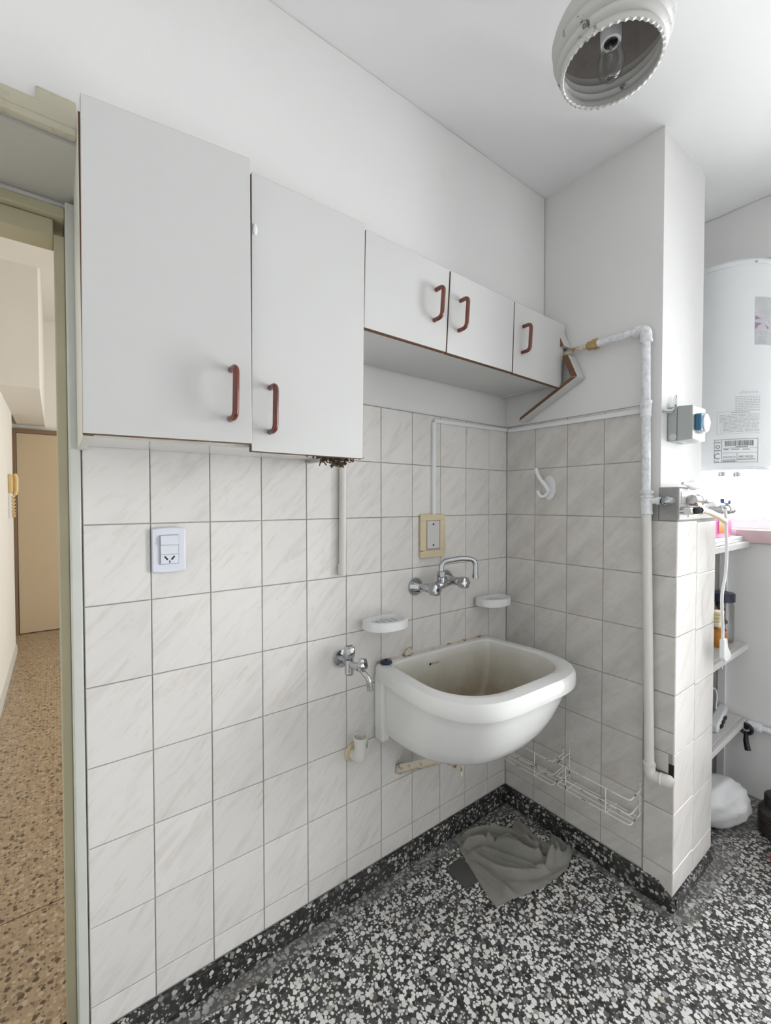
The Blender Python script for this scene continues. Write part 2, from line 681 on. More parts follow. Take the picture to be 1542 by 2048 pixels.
# the rough cement ledge on top of the tiled part of the pier
b = MB()
b.box(.001, .205, -.701, -.640, 1.34, 1.456)
b.box(.001, .05, -.640, -.600, 1.335, 1.402)
b.box(.205, PX - .004, -.698, -.640, 1.34, 1.405)
b.build('ledge', M['cement'], wall_back, .004)
b = MB()  # white slabs: glare of window light on the ledge side put into colour
b.box(.004, .200, -.7035, -.7005, 1.345, 1.452)
b.box(.206, PX - .006, -.7005, -.6975, 1.345, 1.400)
b.build('ledge_side_glare', M['wall'], wall_back, .002)
for (u0, u1, q0, q1) in ((.015, .070, 1.400, 1.440), (.078, .150, 1.352, 1.388)):
    b = MB().box(u0, u1, -.7065, -.7035, q0, q1)
    b.build('tile', M['tile_left'], wall_back, .001)

# ---- ceramic tiles
GAP = .0026
tile_cache = {}


def tile(u0, u1, z0, z1, place, parent, mat, proud=.0):
    """place(u, depth, z) -> world"""
    key = (round(u1 - u0, 4), round(z1 - z0, 4), place.__name__)
    w, h = u1 - u0, z1 - z0
    ctr = Vector(place((u0 + u1) / 2, proud, (z0 + z1) / 2))
    if key not in tile_cache:
        hw, hh, t, e = w / 2 - GAP / 2, h / 2 - GAP / 2, .0055, .0011
        o0 = Vector(place(0, 0, 0))
        pts = []
        for (a, d) in ((0, -t), (0, -e), (e, 0)):
            for (su, sz) in ((-1, -1), (1, -1), (1, 1), (-1, 1)):
                pts.append(Vector(place(su * (hw - a), d, sz * (hh - a))) - o0)
        me = bpy.data.meshes.new('tile')
        fs = [(0, 1, 5, 4), (1, 2, 6, 5), (2, 3, 7, 6), (3, 0, 4, 7), (4, 5, 9, 8), (5, 6, 10, 9), (6, 7, 11, 10), (7, 4, 8, 11), (8, 9, 10, 11)]
        me.from_pydata(pts, [], fs)
        me.materials.append(mat)
        bm = bmesh.new()
        bm.from_mesh(me)
        bmesh.ops.recalc_face_normals(bm, faces=bm.faces)
        bm.to_mesh(me)
        bm.free()
        tile_cache[key] = me
    o = bpy.data.objects.new('tile', tile_cache[key])
    C.objects.link(o)
    o.parent = parent
    o.location = ctr - wloc(parent)
    return o


def on_left(u, d, z):
    return (u, -d, z)


def on_back(u, d, z):
    return (-d, -u, z)


def on_pier(u, d, z):
    return (u, -.7 - d, z)


# the veined print of the second wall lies in the y-z plane
for nd in M['tile_back'].node_tree.nodes:
    if nd.type == 'MAPPING' and abs(nd.inputs['Scale'].default_value[0] - 1) < 1e-6:
        nd.inputs['Rotation'].default_value = (PI / 4, 0, -PI / 2)

OFF, TW = .1242, .15
cols = [(-OFF, 0.0)] + [(-OFF - TW * (k + 1), -OFF - TW * k) for k in range(9)] + [(TX0, -OFF - TW * 9)]
rows = [(.083, .15)] + [(.15 + .2 * k, .35 + .2 * k) for k in range(8)]
for (u0, u1) in cols:
    for (z0, z1) in rows:
        if z0 > 1.5 and u1 < -1.0:
            continue                                   # hidden behind the tall cabinet
        tile(u0, u1, z0, z1, on_left, wall_left, M['tile_left'], random.uniform(-.0004, .0004))
bcols = [(TW * k, TW * (k + 1)) for k in range(4)]
for (u0, u1) in bcols:
    for (z0, z1) in rows:
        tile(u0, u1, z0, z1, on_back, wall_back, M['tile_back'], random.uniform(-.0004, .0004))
prow = [(.048, .132), (.132, .335), (.335, .54), (.54, .745), (.745, .945), (.945, 1.15), (1.15, 1.34)]
for (z0, z1) in prow:
    if z0 in (.335, .54):
        continue
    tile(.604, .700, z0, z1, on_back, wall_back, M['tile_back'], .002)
# around the hole for the drain pipe the strip is broken into smaller pieces
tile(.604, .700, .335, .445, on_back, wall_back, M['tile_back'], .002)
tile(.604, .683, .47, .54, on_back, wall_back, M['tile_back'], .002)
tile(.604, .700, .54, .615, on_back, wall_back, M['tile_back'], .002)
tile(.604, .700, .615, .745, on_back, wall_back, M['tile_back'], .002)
b = MB().box(-.0008, .006, -.699, -.684, .448, .505)
b.build('pipe_hole', M['rust_hole'], wall_back)
for (z0, z1) in prow:
    tile(.0, .178, z0, z1, on_pier, wall_back, M['tile_left'], 0)
    tile(.178, PX, z0 - .008, z1 - .008, on_pier, wall_back, M['tile_left'], 0)

# ---- skirtings
b = MB().box(TX0 + .004, -.012, -.012, .002, 0, .080)
structure(b.build('baseboard_left', M['skirt'], bevel=.003, origin=(0, 0, 0)), 'dark terrazzo skirting under the long tiled wall')
b = MB()
b.box(-.012, .002, -.66, .002, 0, .080)
b.hexa([(-.014, -.712, 0), (.004, -.712, 0), (.004, -.66, 0), (-.014, -.66, 0), (-.008, -.706, .044), (.004, -.706, .044), (.004, -.66, .074), (-.010, -.66, .074)])
b.box(.004, PX, -.711, -.69, 0, .046)
structure(b.build('baseboard_back', M['skirt'], bevel=.003, origin=(0, 0, 0)), 'dark terrazzo skirting round the tiled pier')

# ---- right wall with the windows
WX = .97
b = MB()


def wall_with_holes(b, x0, x1, y0, y1, z0, z1, holes):
    ys = sorted({y0, y1} | {h[0] for h in holes} | {h[1] for h in holes})
    for a, c in zip(ys[:-1], ys[1:]):
        hs = [h for h in holes if h[0] <= a + 1e-6 and h[1] >= c - 1e-6]
        if hs:
            h = hs[0]
            b.box(x0, x1, a, c, z0, h[2])
            b.box(x0, x1, a, c, h[3], z1)
        else:
            b.box(x0, x1, a, c, z0, z1)


W1 = (-.98, -.40, 1.275, 2.30)
W2 = (-1.98, -1.22, .06, 2.25)
wall_with_holes(b, WX, 1.10, -2.02, .02, 0, 2.69, [W1, W2])
wall_right = structure(b.build('wall_right', M['wall'], origin=(0, 0, 0)), 'white wall with the windows behind the water heater')
b = MB().box(.73, WX, -2.02, .006, 2.43, CEIL)
b.build('beam', M['wall'], wall_right, .004)


def window(name, y0, y1, z0, z1, x, label):
    m = MB()
    fw = .045
    for (a, c, d, e) in ((y0, y1, z0, z0 + fw), (y0, y1, z1 - fw, z1), (y0, y0 + fw, z0 + fw, z1 - fw), (y1 - fw, y1, z0 + fw, z1 - fw)):
        m.box(x, x + .045, a, c, d, e)
    o = structure(m.build(name, M['window_frame'], bevel=.003), label)
    ym = (y0 + y1) / 2
    q = MB().box(x + .004, x + .041, ym - .02, ym + .02, z0 + fw, z1 - fw)
    q.build('mullion', M['window_frame'], o, .002)
    for a, c in ((y0 + fw, ym - .02), (ym + .02, y1 - fw)):
        q = MB().box(x + .020, x + .024, a, c, z0 + fw, z1 - fw)
        q.build('pane', M['glass'], o)
    return o


window('window_1', W1[0], W1[1], W1[2], W1[3], 1.04, 'white framed window behind the water heater')
window('window_2', W2[0], W2[1], W2[2], W2[3], 1.04, 'white framed glazed balcony door further along the right wall')
b = MB().box(.935, 1.04, -.99, -.62, 1.212, 1.274)
structure(b.build('trim_1', M['sill_wood'], bevel=.004), 'pale wooden window sill board')
b = MB().box(.952, .97, -.585, -.553, 0, 1.20)
structure(b.build('trim_2', M['window_frame'], bevel=.002), 'white vertical corner strip beside the niche shelves')

# ---- walls behind the camera
b = MB()
b.box(-2.70, 1.10, -2.15, -2.02, 0, CEIL)
structure(b.build('wall_front', M['wall_far'], origin=(0, 0, 0)), 'beige wall behind the camera')
b = MB().box(-2.80, -2.70, -2.15, .15, 0, CEIL)
structure(b.build('wall_side', M['wall_far'], origin=(0, 0, 0)), 'white kitchen side wall left of the camera')

# ---- doorway frame
b = MB()
b.box(-1.645, TX0, .0, .16, 0, 2.112)
dr = MB()
dr.box(-2.45, -1.645, .03, .16, 2.087, 2.112)
dr.box(-2.45, -2.425, .03, .16, 0, 2.087)
door_1 = structure(dr.build('door_1', M['cream_paint'], bevel=.003, origin=(-1.65, .1, 0)), 'cream painted frame of the open doorway to the hall')
b = MB()
b.box(-1.645, TX0 - .001, .002, .16, 0, 2.112)
b.build('jamb', M['jamb_paint'], door_1, .004)
b = MB()
b.box(-1.667, -1.645, .05, .13, 0, 2.052)
b.box(-2.425, -1.667, .05, .13, 2.045, 2.087)
b.build('door_stop', M['cream_paint'], door_1, .003)
b = MB()
b.box(-1.6680, -1.6665, .066, .110, .985, 1.10)
b.build('strike_plate', M['chrome_worn'], door_1)
# cream board along the foot of the beam
b = MB()
b.prism([(-2.69, -.2, 2.148), (-2.69, -.2, 2.178), (-2.69, -.19, 2.182), (-2.69, -.188, 2.148)], (1.062, 0, 0))
b.prism([(-2.69, -.204, 2.131), (-2.69, -.204, 2.147), (-2.69, -.188, 2.147), (-2.69, -.188, 2.131)], (1.062, 0, 0))
b.box(-1.691, -1.628, -.1955, -.188, 2.165, 2.206)
structure(b.build('trim_3', M['trim_paint'], bevel=.002), 'grimy cream moulding along the foot of the beam over the doorway')

# ---- hall beyond the doorway
b = MB()
b.box(-2.1, 1.6, .15, .622, -.1, 0)
b.box(-2.1, 1.6, .626, 5.0, -.1, 0)
hall_floor = structure(b.build('floor_hall', M['hall_floor'], origin=(0, 0, 0)), 'beige speckled terrazzo floor of the hall')
b = MB().box(-2.14, -1.993, .15, 4.08, 0, 3.4)
structure(b.build('wall_hall_left', M['hall_wall'], origin=(-2, 2, 0)), 'white left wall of the hall')
b = MB()
b.box(-2.14, 1.7, 4.80, 4.95, 0, 3.4)
b.box(-2.9, -2.1, 4.08, 4.80, 0, 3.4)
structure(b.build('wall_hall_back', M['hall_wall'], origin=(-1, 4.8, 0)), 'cream end wall of the hall')
b = MB()
wall_with_holes(b, 1.5, 1.62, .15, 4.8, 0, 3.4, [(1.2, 3.8, .6, 2.4)])
structure(b.build('wall_hall_right', M['hall_wall'], origin=(1.5, 2, 0)), 'cream right wall of the living room')
b = MB()
b.box(-2.14, 1.62, .15, 1.58, 2.60, 3.45)
b.box(-2.9, 1.62, 1.58, 4.95, 3.4, 3.5)
structure(b.build('ceiling_hall', M['hall_wall'], origin=(0, 2, 2.6)), 'pale hall ceiling')
b = MB().box(-1.993, -1.757, 2.80, 4.80, 2.236, 3.4)
structure(b.build('wall_hall_cupboard', M['hall_wall'], origin=(-1.9, 3, 2.236)), 'boxed-in overhead cupboard at the end of the hall')
b = MB().box(-1.993, -1.981, .15, 4.08, 0, .07)
structure(b.build('baseboard_hall', M['jamb_paint'], bevel=.002), 'pale skirting of the hall wall')
b = MB()
b.box(-2.06, -2.005, 4.74, 4.80, 0, 2.19)
b.box(-2.005, -1.20, 4.74, 4.80, 2.145, 2.19)
b.box(-1.20, -1.14, 4.74, 4.80, 0, 2.19)
door_2 = structure(b.build('door_2', M['dark_frame'], bevel=.003, origin=(-1.6, 4.77, 0)), 'tan flush door at the end of the hall')
b = MB().box(-2.0, -1.205, 4.750, 4.785, .008, 2.143)
b.build('door_panel', M['door_paint'], door_2, .002)
b = MB().lathe([(.012, 0), (.012, .03), (.022, .035), (.024, .05), (.018, .06)], (-1.27, 4.75, 1.0), (0, -1, 0))
b.build('knob', M['brass'], door_2)

# ---- intercom handset on the hall wall
ic = thing('intercom', (-1.993, 3.9, 1.47), 'yellowed intercom handset hanging on the hall wall', 'intercom')
b = MB()
b.prism([(-1.992, 3.55, 1.49), (-1.992, 3.78, 1.49), (-1.992, 3.78, 1.645), (-1.992, 3.55, 1.645)], (.028, 0, 0))
b.build('base', M['phone'], ic, .006)
b = MB()
b.tube(fillet([(-1.955, 3.62, 1.475), (-1.945, 3.62, 1.50), (-1.943, 3.62, 1.62), (-1.955, 3.62, 1.65)], .03), .017, 10)
b.build('handset', M['phone'], ic)
b = MB()
pts = []
for k in range(70):
    t = k / 69
    z = 1.475 - .19 * math.sin(t * PI)
    pts.append((-1.965 + .010 * math.sin(k * 1.6), 3.60 + .10 * t + .010 * math.cos(k * 1.6), z))
b.tube(pts, .0045, 5)
b.build('cord', M['phone'], ic)
b = MB().box(-1.9925, -1.975, 3.56, 3.70, 1.27, 1.46)
b.build('wall_plate', M['plastic'], ic, .003)


# ================================================================== WALL CABINETS
def door_panel(tl, tr, br, bl, t, parent, label=None):
    """front corners (x,y,z); thickness towards the wall; white face, bare chipboard edges"""
    d = Vector((0, t, 0))
    f = [Vector(p) for p in (bl, br, tr, tl)]
    pts = f + [p + d for p in f]
    m = MB()
    m.mat = 0
    m.add(pts, [(0, 1, 2, 3), (7, 6, 5, 4)])
    m.mat = 1
    m.add(pts, [(0, 4, 5, 1), (0, 3, 7, 4), (3, 2, 6, 7)])
    m.mat = 0
    m.add(pts, [(1, 5, 6, 2)])
    o = m.build('door', [M['laminate'], M['chipboard']], parent, .0012, seg=1, origin=tuple((f[0] + f[2]) / 2))
    if label:
        o['label'] = label
    return o


def bow_handle(parent, top, bot, lift, r):
    """round wooden bow handle with both feet on the door"""
    t, bo = Vector(top), Vector(bot)
    out = Vector((0, -lift, 0))
    pts = fillet([t, t + out, bo + out, bo], .022, 7)
    m = MB().tube(pts, r, 14)
    return m.build('handle', M['handle'], parent, sharp=60)


# tall two-door cabinet
tc = thing('wall_cabinet', (-1.31, -.14, 1.535), 'tall white two-door wall cabinet beside the doorway, doors with wooden bow handles', 'cabinet', 'wall cabinets in a row')
X0, X1 = -1.628, -1.002
yb, yf, z0, z1 = -.002, -.282, 1.531, 2.128
b = MB()
b.mat = 0
b.box(X0, X0 + .016, yf, yb, z0, z1)
b.mat = 1
b.box(X0 - .0006, X0 + .0166, yf - .0012, yf + .0005, z0, z1)
b.build('side_panel', [M['laminate_dirty'], M['chipboard']], tc)
b = MB()
b.box(X1 - .016, X1, yf, yb, z0, z1)
b.build('side_panel', M['laminate'], tc)
b = MB()
b.mat = 0
b.box(X0 + .017, X1 - .017, yf + .03, yb, z0 + .010, z0 + .024)
b.build('bottom_panel', [M['laminate_gloss']], tc)
b = MB()
b.mat = 1
b.box(X0 + .017, X1 - .017, yf, yf + .03, z0 + .002, z0 + .022)
b.mat = 0
b.build('front_rail', [M['laminate_dirty'], M['laminate_dirty']], tc)
b = MB().box(X0 + .017, X1 - .017, yf, yb, z1 - .016, z1)
b.build('top_panel', M['laminate'], tc)
b = MB().box(X0 + .017, X1 - .017, yb - .004, yb, z0 + .025, z1 - .017)
b.build('back_panel', M['laminate'], tc)
b = MB().box(-1.322, -1.306, yf, yb - .005, z0 + .026, z1 - .017)
b.build('partition', M['laminate_dirty'], tc)
d1 = door_panel((-1.6255, -.301, 2.150), (-1.325, -.337, 2.150), (-1.325, -.337, 1.533), (-1.6295, -.301, 1.532), .016, tc)
bow_handle(d1, (-1.368, -.332, 1.688), (-1.370, -.332, 1.583), .034, .0068)
d2 = door_panel((-1.3085, -.301, 2.150), (-.9985, -.301, 2.152), (-1.0085, -.301, 1.522), (-1.313, -.301, 1.521), .016, tc)
bow_handle(d2, (-1.268, -.301, 1.672), (-1.270, -.301, 1.569), .034, .0066)

# low three-door cabinet
lc = thing('wall_cabinet', (-.51, -.14, 1.89), 'low white three-door wall cabinet over the sink, doors with wooden bow handles', 'cabinet', 'wall cabinets in a row')
X0, X1 = -.990, -.034
z0, z1 = 1.886, 2.128
b = MB()
b.box(X0, X0 + .016, yf, yb, z0, z1)
b.build('side_panel', M['laminate'], lc)
b = MB()
b.box(X1 - .016, X1, yf, yb, z0 - .006, z1)
b.build('side_panel', M['laminate'], lc)
b = MB()
b.hexa([(X0 + .017, yf, z0), (X1 - .017, yf, z0 - .008), (X1 - .017, .0, z0), (X0 + .017, .0, z0 + .006), (X0 + .017, yf, z0 + .016), (X1 - .017, yf, z0 + .008), (X1 - .017, .0, z0 + .016), (X0 + .017, .0, z0 + .022)])
b.build('bottom_panel', M['laminate'], lc)
b = MB().box(X0 + .017, X1 - .017, yf, yb, z1 - .016, z1)
b.build('top_panel', M['laminate'], lc)
b = MB().box(X0 + .017, X1 - .017, yb - .004, yb, z0 + .024, z1 - .017)
b.build('back_panel', M['laminate'], lc)
e1 = door_panel((-.9955, -.3, 2.139), (-.678, -.3, 2.131), (-.6945, -.3, 1.872), (-1.002, -.3, 1.875), .016, lc)
bow_handle(e1, (-.737, -.300, 2.052), (-.745, -.300, 1.958), .034, .0066)
e2 = door_panel((-.6725, -.3, 2.131), (-.3525, -.3, 2.124), (-.3645, -.3, 1.868), (-.690, -.3, 1.871), .016, lc)
bow_handle(e2, (-.630, -.300, 2.048), (-.638, -.300, 1.952), .034, .0066)
e3 = door_panel((-.3485, -.3, 2.124), (-.022, -.3, 2.118), (-.047, -.297, 1.862), (-.359, -.3, 1.867), .016, lc)
bow_handle(e3, (-.300, -.300, 2.046), (-.308, -.300, 1.950), .034, .0066)

# clump of debris hanging out under the tall cabinet
b = MB()
rnd = random.Random(3)
for k in range(150):
    cx, cy = rnd.gauss(-1.045, .034), rnd.uniform(-.25, -.20)
    dz = max(0, .036 - abs(cx + 1.045) * .5) * rnd.random()
    p = Vector((cx, cy, 1.538 - dz))
    d = Vector((rnd.uniform(-1, 1), rnd.uniform(-1, 1), rnd.uniform(-.7, .3))).normalized() * rnd.uniform(.008, .022)
    if (p + d).z > 1.54:
        d.z = -abs(d.z)
    b.tube([p, p + d * .5 + Vector((0, 0, rnd.uniform(-.002, .002))), p + d], rnd.uniform(.0012, .0030), 5)
dbr = thing('debris_clump', (-1.045, -.225, 1.50), 'clump of dry brown twigs and dirt hanging under the tall cabinet', 'debris')
tw = b.build('twigs', M['nest'], dbr)
tw['kind'] = 'stuff'
b = MB().ball((-1.045, -.225, 1.535), .050, .028, .012, 12, 8)
b.build('dirt', M['nest'], dbr)
# clear bumper stuck on the edge of the second tall door
b = MB().ball((-1.302, -.302, 2.023), .006, .0022, .013, 14, 8)
b.build('bumper', M['plastic'], tc)

# ================================================================== SERVICES ON THE LEFT WALL
# plastic conduit
cp = thing('conduit_pipe', (-.895, -.013, 1.155), 'short white conduit pipe hanging down the tiles below the tall cabinet', 'pipe')
b = MB().tube([(-.893, -.014, 1.70), (-.898, -.014, 1.195)], .0125, 14)
b.build('tube', M['pvc'], cp)
b = MB().lathe([(.0, 0), (.011, .002), (.0145, .010), (.0145, .042), (.0125, .043)], (-.899, -.014, 1.155), (0, 0, 1), 18)
b.build('end_cap', M['pvc'], cp)

# cable duct
cd = thing('cable_duct', (-.468, -.006, 1.36), 'thin white cable duct along the top of the tiles and down to the cream plate', 'cable duct')
b = MB().box(-.477, -.460, -.012, -.0005, 1.357, 1.722)
b.build('vertical_run', M['plastic'], cd, .001)
b = MB().hexa([(-.466, -.012, 1.722), (-.0125, -.012, 1.728), (-.0125, -.0005, 1.728), (-.466, -.0005, 1.722), (-.466, -.012, 1.736), (-.0125, -.012, 1.742), (-.0125, -.0005, 1.742), (-.466, -.0005, 1.736)])
b.build('top_run', M['plastic'], cd, .001)
b = MB().hexa([(-.012, -.588, 1.720), (-.0005, -.588, 1.720), (-.0005, -.014, 1.724), (-.012, -.014, 1.724), (-.012, -.588, 1.737), (-.0005, -.588, 1.737), (-.0005, -.014, 1.740), (-.012, -.014, 1.740)])
b.build('back_run', M['plastic'], cd, .001)

# socket plate with switch
sp = thing('socket_plate', (-1.431, -.005, 1.222), 'new white switch and power socket plate on the tiles', 'socket')
xs0, xs1, zs0, zs1 = -1.473, -1.391, 1.222, 1.335
b = MB()
pl = []
for k in range(13):
    t = k / 12
    pl.append((xs0 + (xs1 - xs0) * t, -.0005, zs0 - .004 * math.sin(PI * t)))
for k in range(13):
    t = 1 - k / 12
    pl.append((xs0 + (xs1 - xs0) * t, -.0005, zs1 + .004 * math.sin(PI * t)))
b.prism(pl, (0, -.0095, 0))
b.build('cover_plate', M['plastic_blue'], sp, .003)
b = MB().box(-1.4550, -1.4090, -.0118, -.0105, 1.2412, 1.3190)
b.build('insert_gap', M['plastic_grey'], sp)
b = MB().box(-1.4538, -1.4102, -.0135, -.0105, 1.2425, 1.318)
b.build('insert', M['plastic_grey'], sp, .0004)
b = MB()
b.hexa([(-1.4535, -.0185, 1.293), (-1.4105, -.0185, 1.293), (-1.4105, -.0136, 1.293), (-1.4535, -.0136, 1.293), (-1.4535, -.0155, 1.3175), (-1.4105, -.0155, 1.3175), (-1.4105, -.0136, 1.3175), (-1.4535, -.0136, 1.3175)])
b.build('switch', M['plastic_blue'], sp, .0006)
b = MB().box(-1.4532, -1.4108, -.0146, -.0136, 1.2685, 1.2915)
b.build('blank', M['plastic_blue'], sp)
b = MB().box(-1.4532, -1.4108, -.0146, -.0136, 1.2432, 1.2668)
so = b.build('socket', M['plastic_blue'], sp)
b = MB()
for sx in (-1, 1):
    c = Vector((-1.432 + sx * .0090, -.01465, 1.2585))
    d = Vector((sx * .0032, 0, .0040))
    w = Vector((sx * .0016, 0, -.0013))
    b.prism([c - d - w, c + d - w, c + d + w, c - d + w], (0, -.0004, 0))
    b.lathe([(.0022, 0), (.0022, .0004)], c - d, (0, -1, 0), 8)
b.box(-1.4332, -1.4308, -.0151, -.0146, 1.2445, 1.2515)
b.build('socket_holes', M['ink_black'], so)['kind'] = 'stuff'

# cream plate with a blank insert
cpz = thing('blanking_plate', (-.475, -.005, 1.185), 'yellowed cream plate with a grey blank insert above the mixer tap', 'switch plate')
x0, x1, z0, z1 = -.540, -.410, 1.186, 1.358
b = MB()
for (a, c, d, e) in ((x0, x1, z0, z0 + .028), (x0, x1, z1 - .024, z1), (x0, x0 + .030, z0 + .028, z1 - .024), (x1 - .026, x1, z0 + .028, z1 - .024)):
    b.box(a, c, -.011, -.0005, d, e)
b.build('surround', M['plastic_cream'], cpz, .002)
b = MB().box(x0 + .030, x1 - .026, -.005, -.0006, z0 + .028, z1 - .024)
b.build('recess', M['sill_wood'], cpz)
b = MB().box(x0 + .034, x1 - .029, -.0105, -.0052, z0 + .036, z1 - .026)
b.build('insert', M['plastic_grey'] if False else M['shelf'], cpz, .001)
for z in (1.235, 1.318):
    b = MB().lathe([(.0042, 0), (.0042, .001)], (-.4735, -.0106, z), (0, -1, 0), 10)
    b.build('screw_hole', M['ink_black'], cpz)

# mixer tap
mt = thing('mixer_tap', (-.475, -.06, 1.085), 'chrome wall mixer tap with a swan neck spout above the sink', 'tap')
for x, z in ((-.560, 1.078), (-.395, 1.092)):
    b = MB().lathe([(.036, 0), (.036, .004), (.030, .012), (.017, .034), (.0145, .036), (.0145, .042)], (x, -.0006, z), (0, -1, 0), 28)
    b.build('rosette', M['chrome'], mt)
for x, z, inner in ((-.560, 1.083, 1), (-.405, 1.092, -1)):
    b = MB()
    b.lathe([(.0125, .036), (.0125, .058), (.0165, .060), (.0175, .072), (.0165, .084), (.0130, .088), (.0130, .094)], (x, 0, z), (0, -1, 0), 24)
    b.build('valve_body', M['chrome'], mt)
    b = MB()

    def lobes(k, t, r, d):
        return (r * (1 + .07 * math.cos(6 * t)) if 0 < k < 5 else r), d

    b.lathe([(.012, .092), (.0215, .094), (.0225, .100), (.0225, .118), (.0215, .123), (.016, .126)], (x, 0, z), (0, -1, 0), 48, True, lobes)
    kn = b.build('knob', M['chrome'], mt)
    b = MB().lathe([(.0075, 0), (.0075, .0012), (.005, .0018)], (x, -.1261, z), (0, -1, 0), 16)
    b.build('button', M['navy'] if inner == 1 else M['chrome_worn'], kn)
b = MB()
b.tube([(-.548, -.066, 1.082), (-.52, -.068, 1.086), (-.488, -.070, 1.089), (-.45, -.068, 1.091), (-.420, -.066, 1.092)], [.0125, .0135, .0185, .0135, .0125], 18)
b.lathe([(.0165, 0), (.0165, .030), (.0145, .032)], (-.488, -.070, 1.086), (0, 0, 1), 20)
b.build('body', M['chrome'], mt)
b = MB()
b.lathe([(.0165, 0), (.0165, .019), (.012, .021)], (-.488, -.070, 1.119), (0, 0, 1), 6)
b.build('spout_nut', M['chrome_worn'], mt)
b = MB()
path = fillet([(-.488, -.070, 1.125), (-.488, -.070, 1.176), (-.408, -.107, 1.188), (-.360, -.130, 1.180), (-.361, -.130, 1.122)], .034, 8)
b.tube(path, .0100, 14)
b.tube([(-.361, -.130, 1.124), (-.361, -.130, 1.108)], .0118, 14)
b.build('spout', M['chrome'], mt, sharp=60)

# bib tap
bt = thing('bib_tap', (-.898, -.04, .80), 'small chrome bib tap low on the tiles left of the sink', 'tap')
b = MB().lathe([(.021, 0), (.021, .003), (.030, .010), (.0135, .012), (.0135, .026)], (-.898, -.0006, .872), (0, -1, 0), 24)
b.build('rosette', M['chrome'], bt)
b = MB()
b.tube([(-.898, -.024, .872), (-.897, -.075, .870), (-.892, -.105, .866)], [.0125, .0125, .011], 16)
b.tube([(-.898, -.056, .842), (-.898, -.056, .882)], .0155, 16)
b.lathe([(.014, 0), (.0155, .006), (.014, .012)], (-.898, -.056, .832), (0, 0, 1), 18)
b.build('body', M['chrome'], bt, sharp=60)
b = MB().lathe([(.009, 0), (.011, .004), (.017, .012), (.0185, .026), (.017, .042), (.012, .047)], (-.898, -.056, .880), (0, 0, 1), 24, True, lambda k, t, r, d: (r * (1 + .08 * math.cos(5 * t)), d))
b.build('bonnet', M['chrome'], bt)
b = MB().lathe([(.008, 0), (.009, .014), (.0185, .018), (.0205, .024), (.0195, .032), (.014, .036)], (-.896, -.095, .874), (.40, -.85, .22), 40, True, lambda k, t, r, d: (r * (1 + (.16 * math.cos(5 * t) if 1 < k < 5 else 0)), d))
kn = b.build('knob', M['chrome'], bt)
ax = Vector((.40, -.85, .22)).normalized()
b = MB().lathe([(.0055, 0), (.0055, .0012)], Vector((-.896, -.095, .874)) + ax * .0362, ax, 14)
b.build('button', M['ink_black'], kn)
b = MB()
b.tube(smooth_path([(-.893, -.098, .866), (-.886, -.118, .858), (-.876, -.134, .835), (-.872, -.138, .812)], 5), .0085, 14)
b.tube([(-.8722, -.1378, .814), (-.8715, -.1382, .800)], .0105, 14)
b.build('spout', M['chrome_worn'], bt, sharp=60)


# soap dishes
def d_shape(xc, hw, y0, d, z, n=2.2, k=26):
    """oval dish outline, cut flat where it meets the wall"""
    pts = []
    yc = y0 - d * .42
    for i in range(k + 1):
        t = PI * i / k
        c, s_ = math.cos(t), math.sin(t)
        pts.append(Vector((xc - hw * math.copysign(abs(c) ** (2 / n), c), yc - d * .58 * abs(s_) ** (2 / n), z)))
    for i in range(1, k):
        t = PI * i / k
        c, s_ = math.cos(t), math.sin(t)
        pts.append(Vector((xc + hw * math.copysign(abs(c) ** .55, c), yc + d * .42 * abs(s_) ** .55, z)))
    return pts


def soap_dish(name_loc, label, xc, z, hw, d, slots):
    t = thing('soap_dish', name_loc, label, 'soap dish', 'soap dishes on the tiles')
    y0 = -.0008
    m = MB()
    rings = [d_shape(xc, hw * .86, y0, d * .84, z - .034), d_shape(xc, hw, y0, d, z - .030), d_shape(xc, hw, y0, d, z - .002), d_shape(xc, hw * .985, y0, d * .985, z),
             d_shape(xc, hw * .86, y0 - .010, d * .80, z), d_shape(xc, hw * .82, y0 - .012, d * .76, z - .012)]
    m.loft(rings, True, True)
    m.build('tray', M['plastic'], t, sharp=30)
    for k in range(slots):
        f = (k + .5) / slots * 2 - 1
        x = xc + f * hw * .66
        ln = d * .30 * math.sqrt(max(.1, 1 - f * f * .8))
        q = MB().hexa([(x - .0028, -.012 - d * .38 - ln, z - .0118), (x + .0028, -.012 - d * .38 - ln, z - .0118), (x + .0028, -.012 - d * .38 + ln, z - .0118), (x - .0028, -.012 - d * .38 + ln, z - .0118),
                       (x - .0018, -.012 - d * .38 - ln, z - .0075), (x + .0018, -.012 - d * .38 - ln, z - .0075), (x + .0018, -.012 - d * .38 + ln, z - .0075), (x - .0018, -.012 - d * .38 + ln, z - .0075)])
        q.build('rib', M['plastic'], t)
    for k in range(slots - 1):
        f = (k + 1) / slots * 2 - 1
        x = xc + f * hw * .66
        ln = d * .27 * math.sqrt(max(.1, 1 - f * f * .8))
        q = MB().box(x - .0036, x + .0036, -.012 - d * .38 - ln, -.012 - d * .38 + ln, z - .0119, z - .0114)
        q.build('slot', M['slot'], t)
    return t


soap_dish((-.745, -.05, .955), 'white plastic soap dish left of the mixer tap, slotted', -.742, .994, .084, .116, 5)
soap_dish((-.160, -.05, .955), 'white plastic soap dish in the corner right of the mixer tap', -.152, .992, .084, .112, 4)


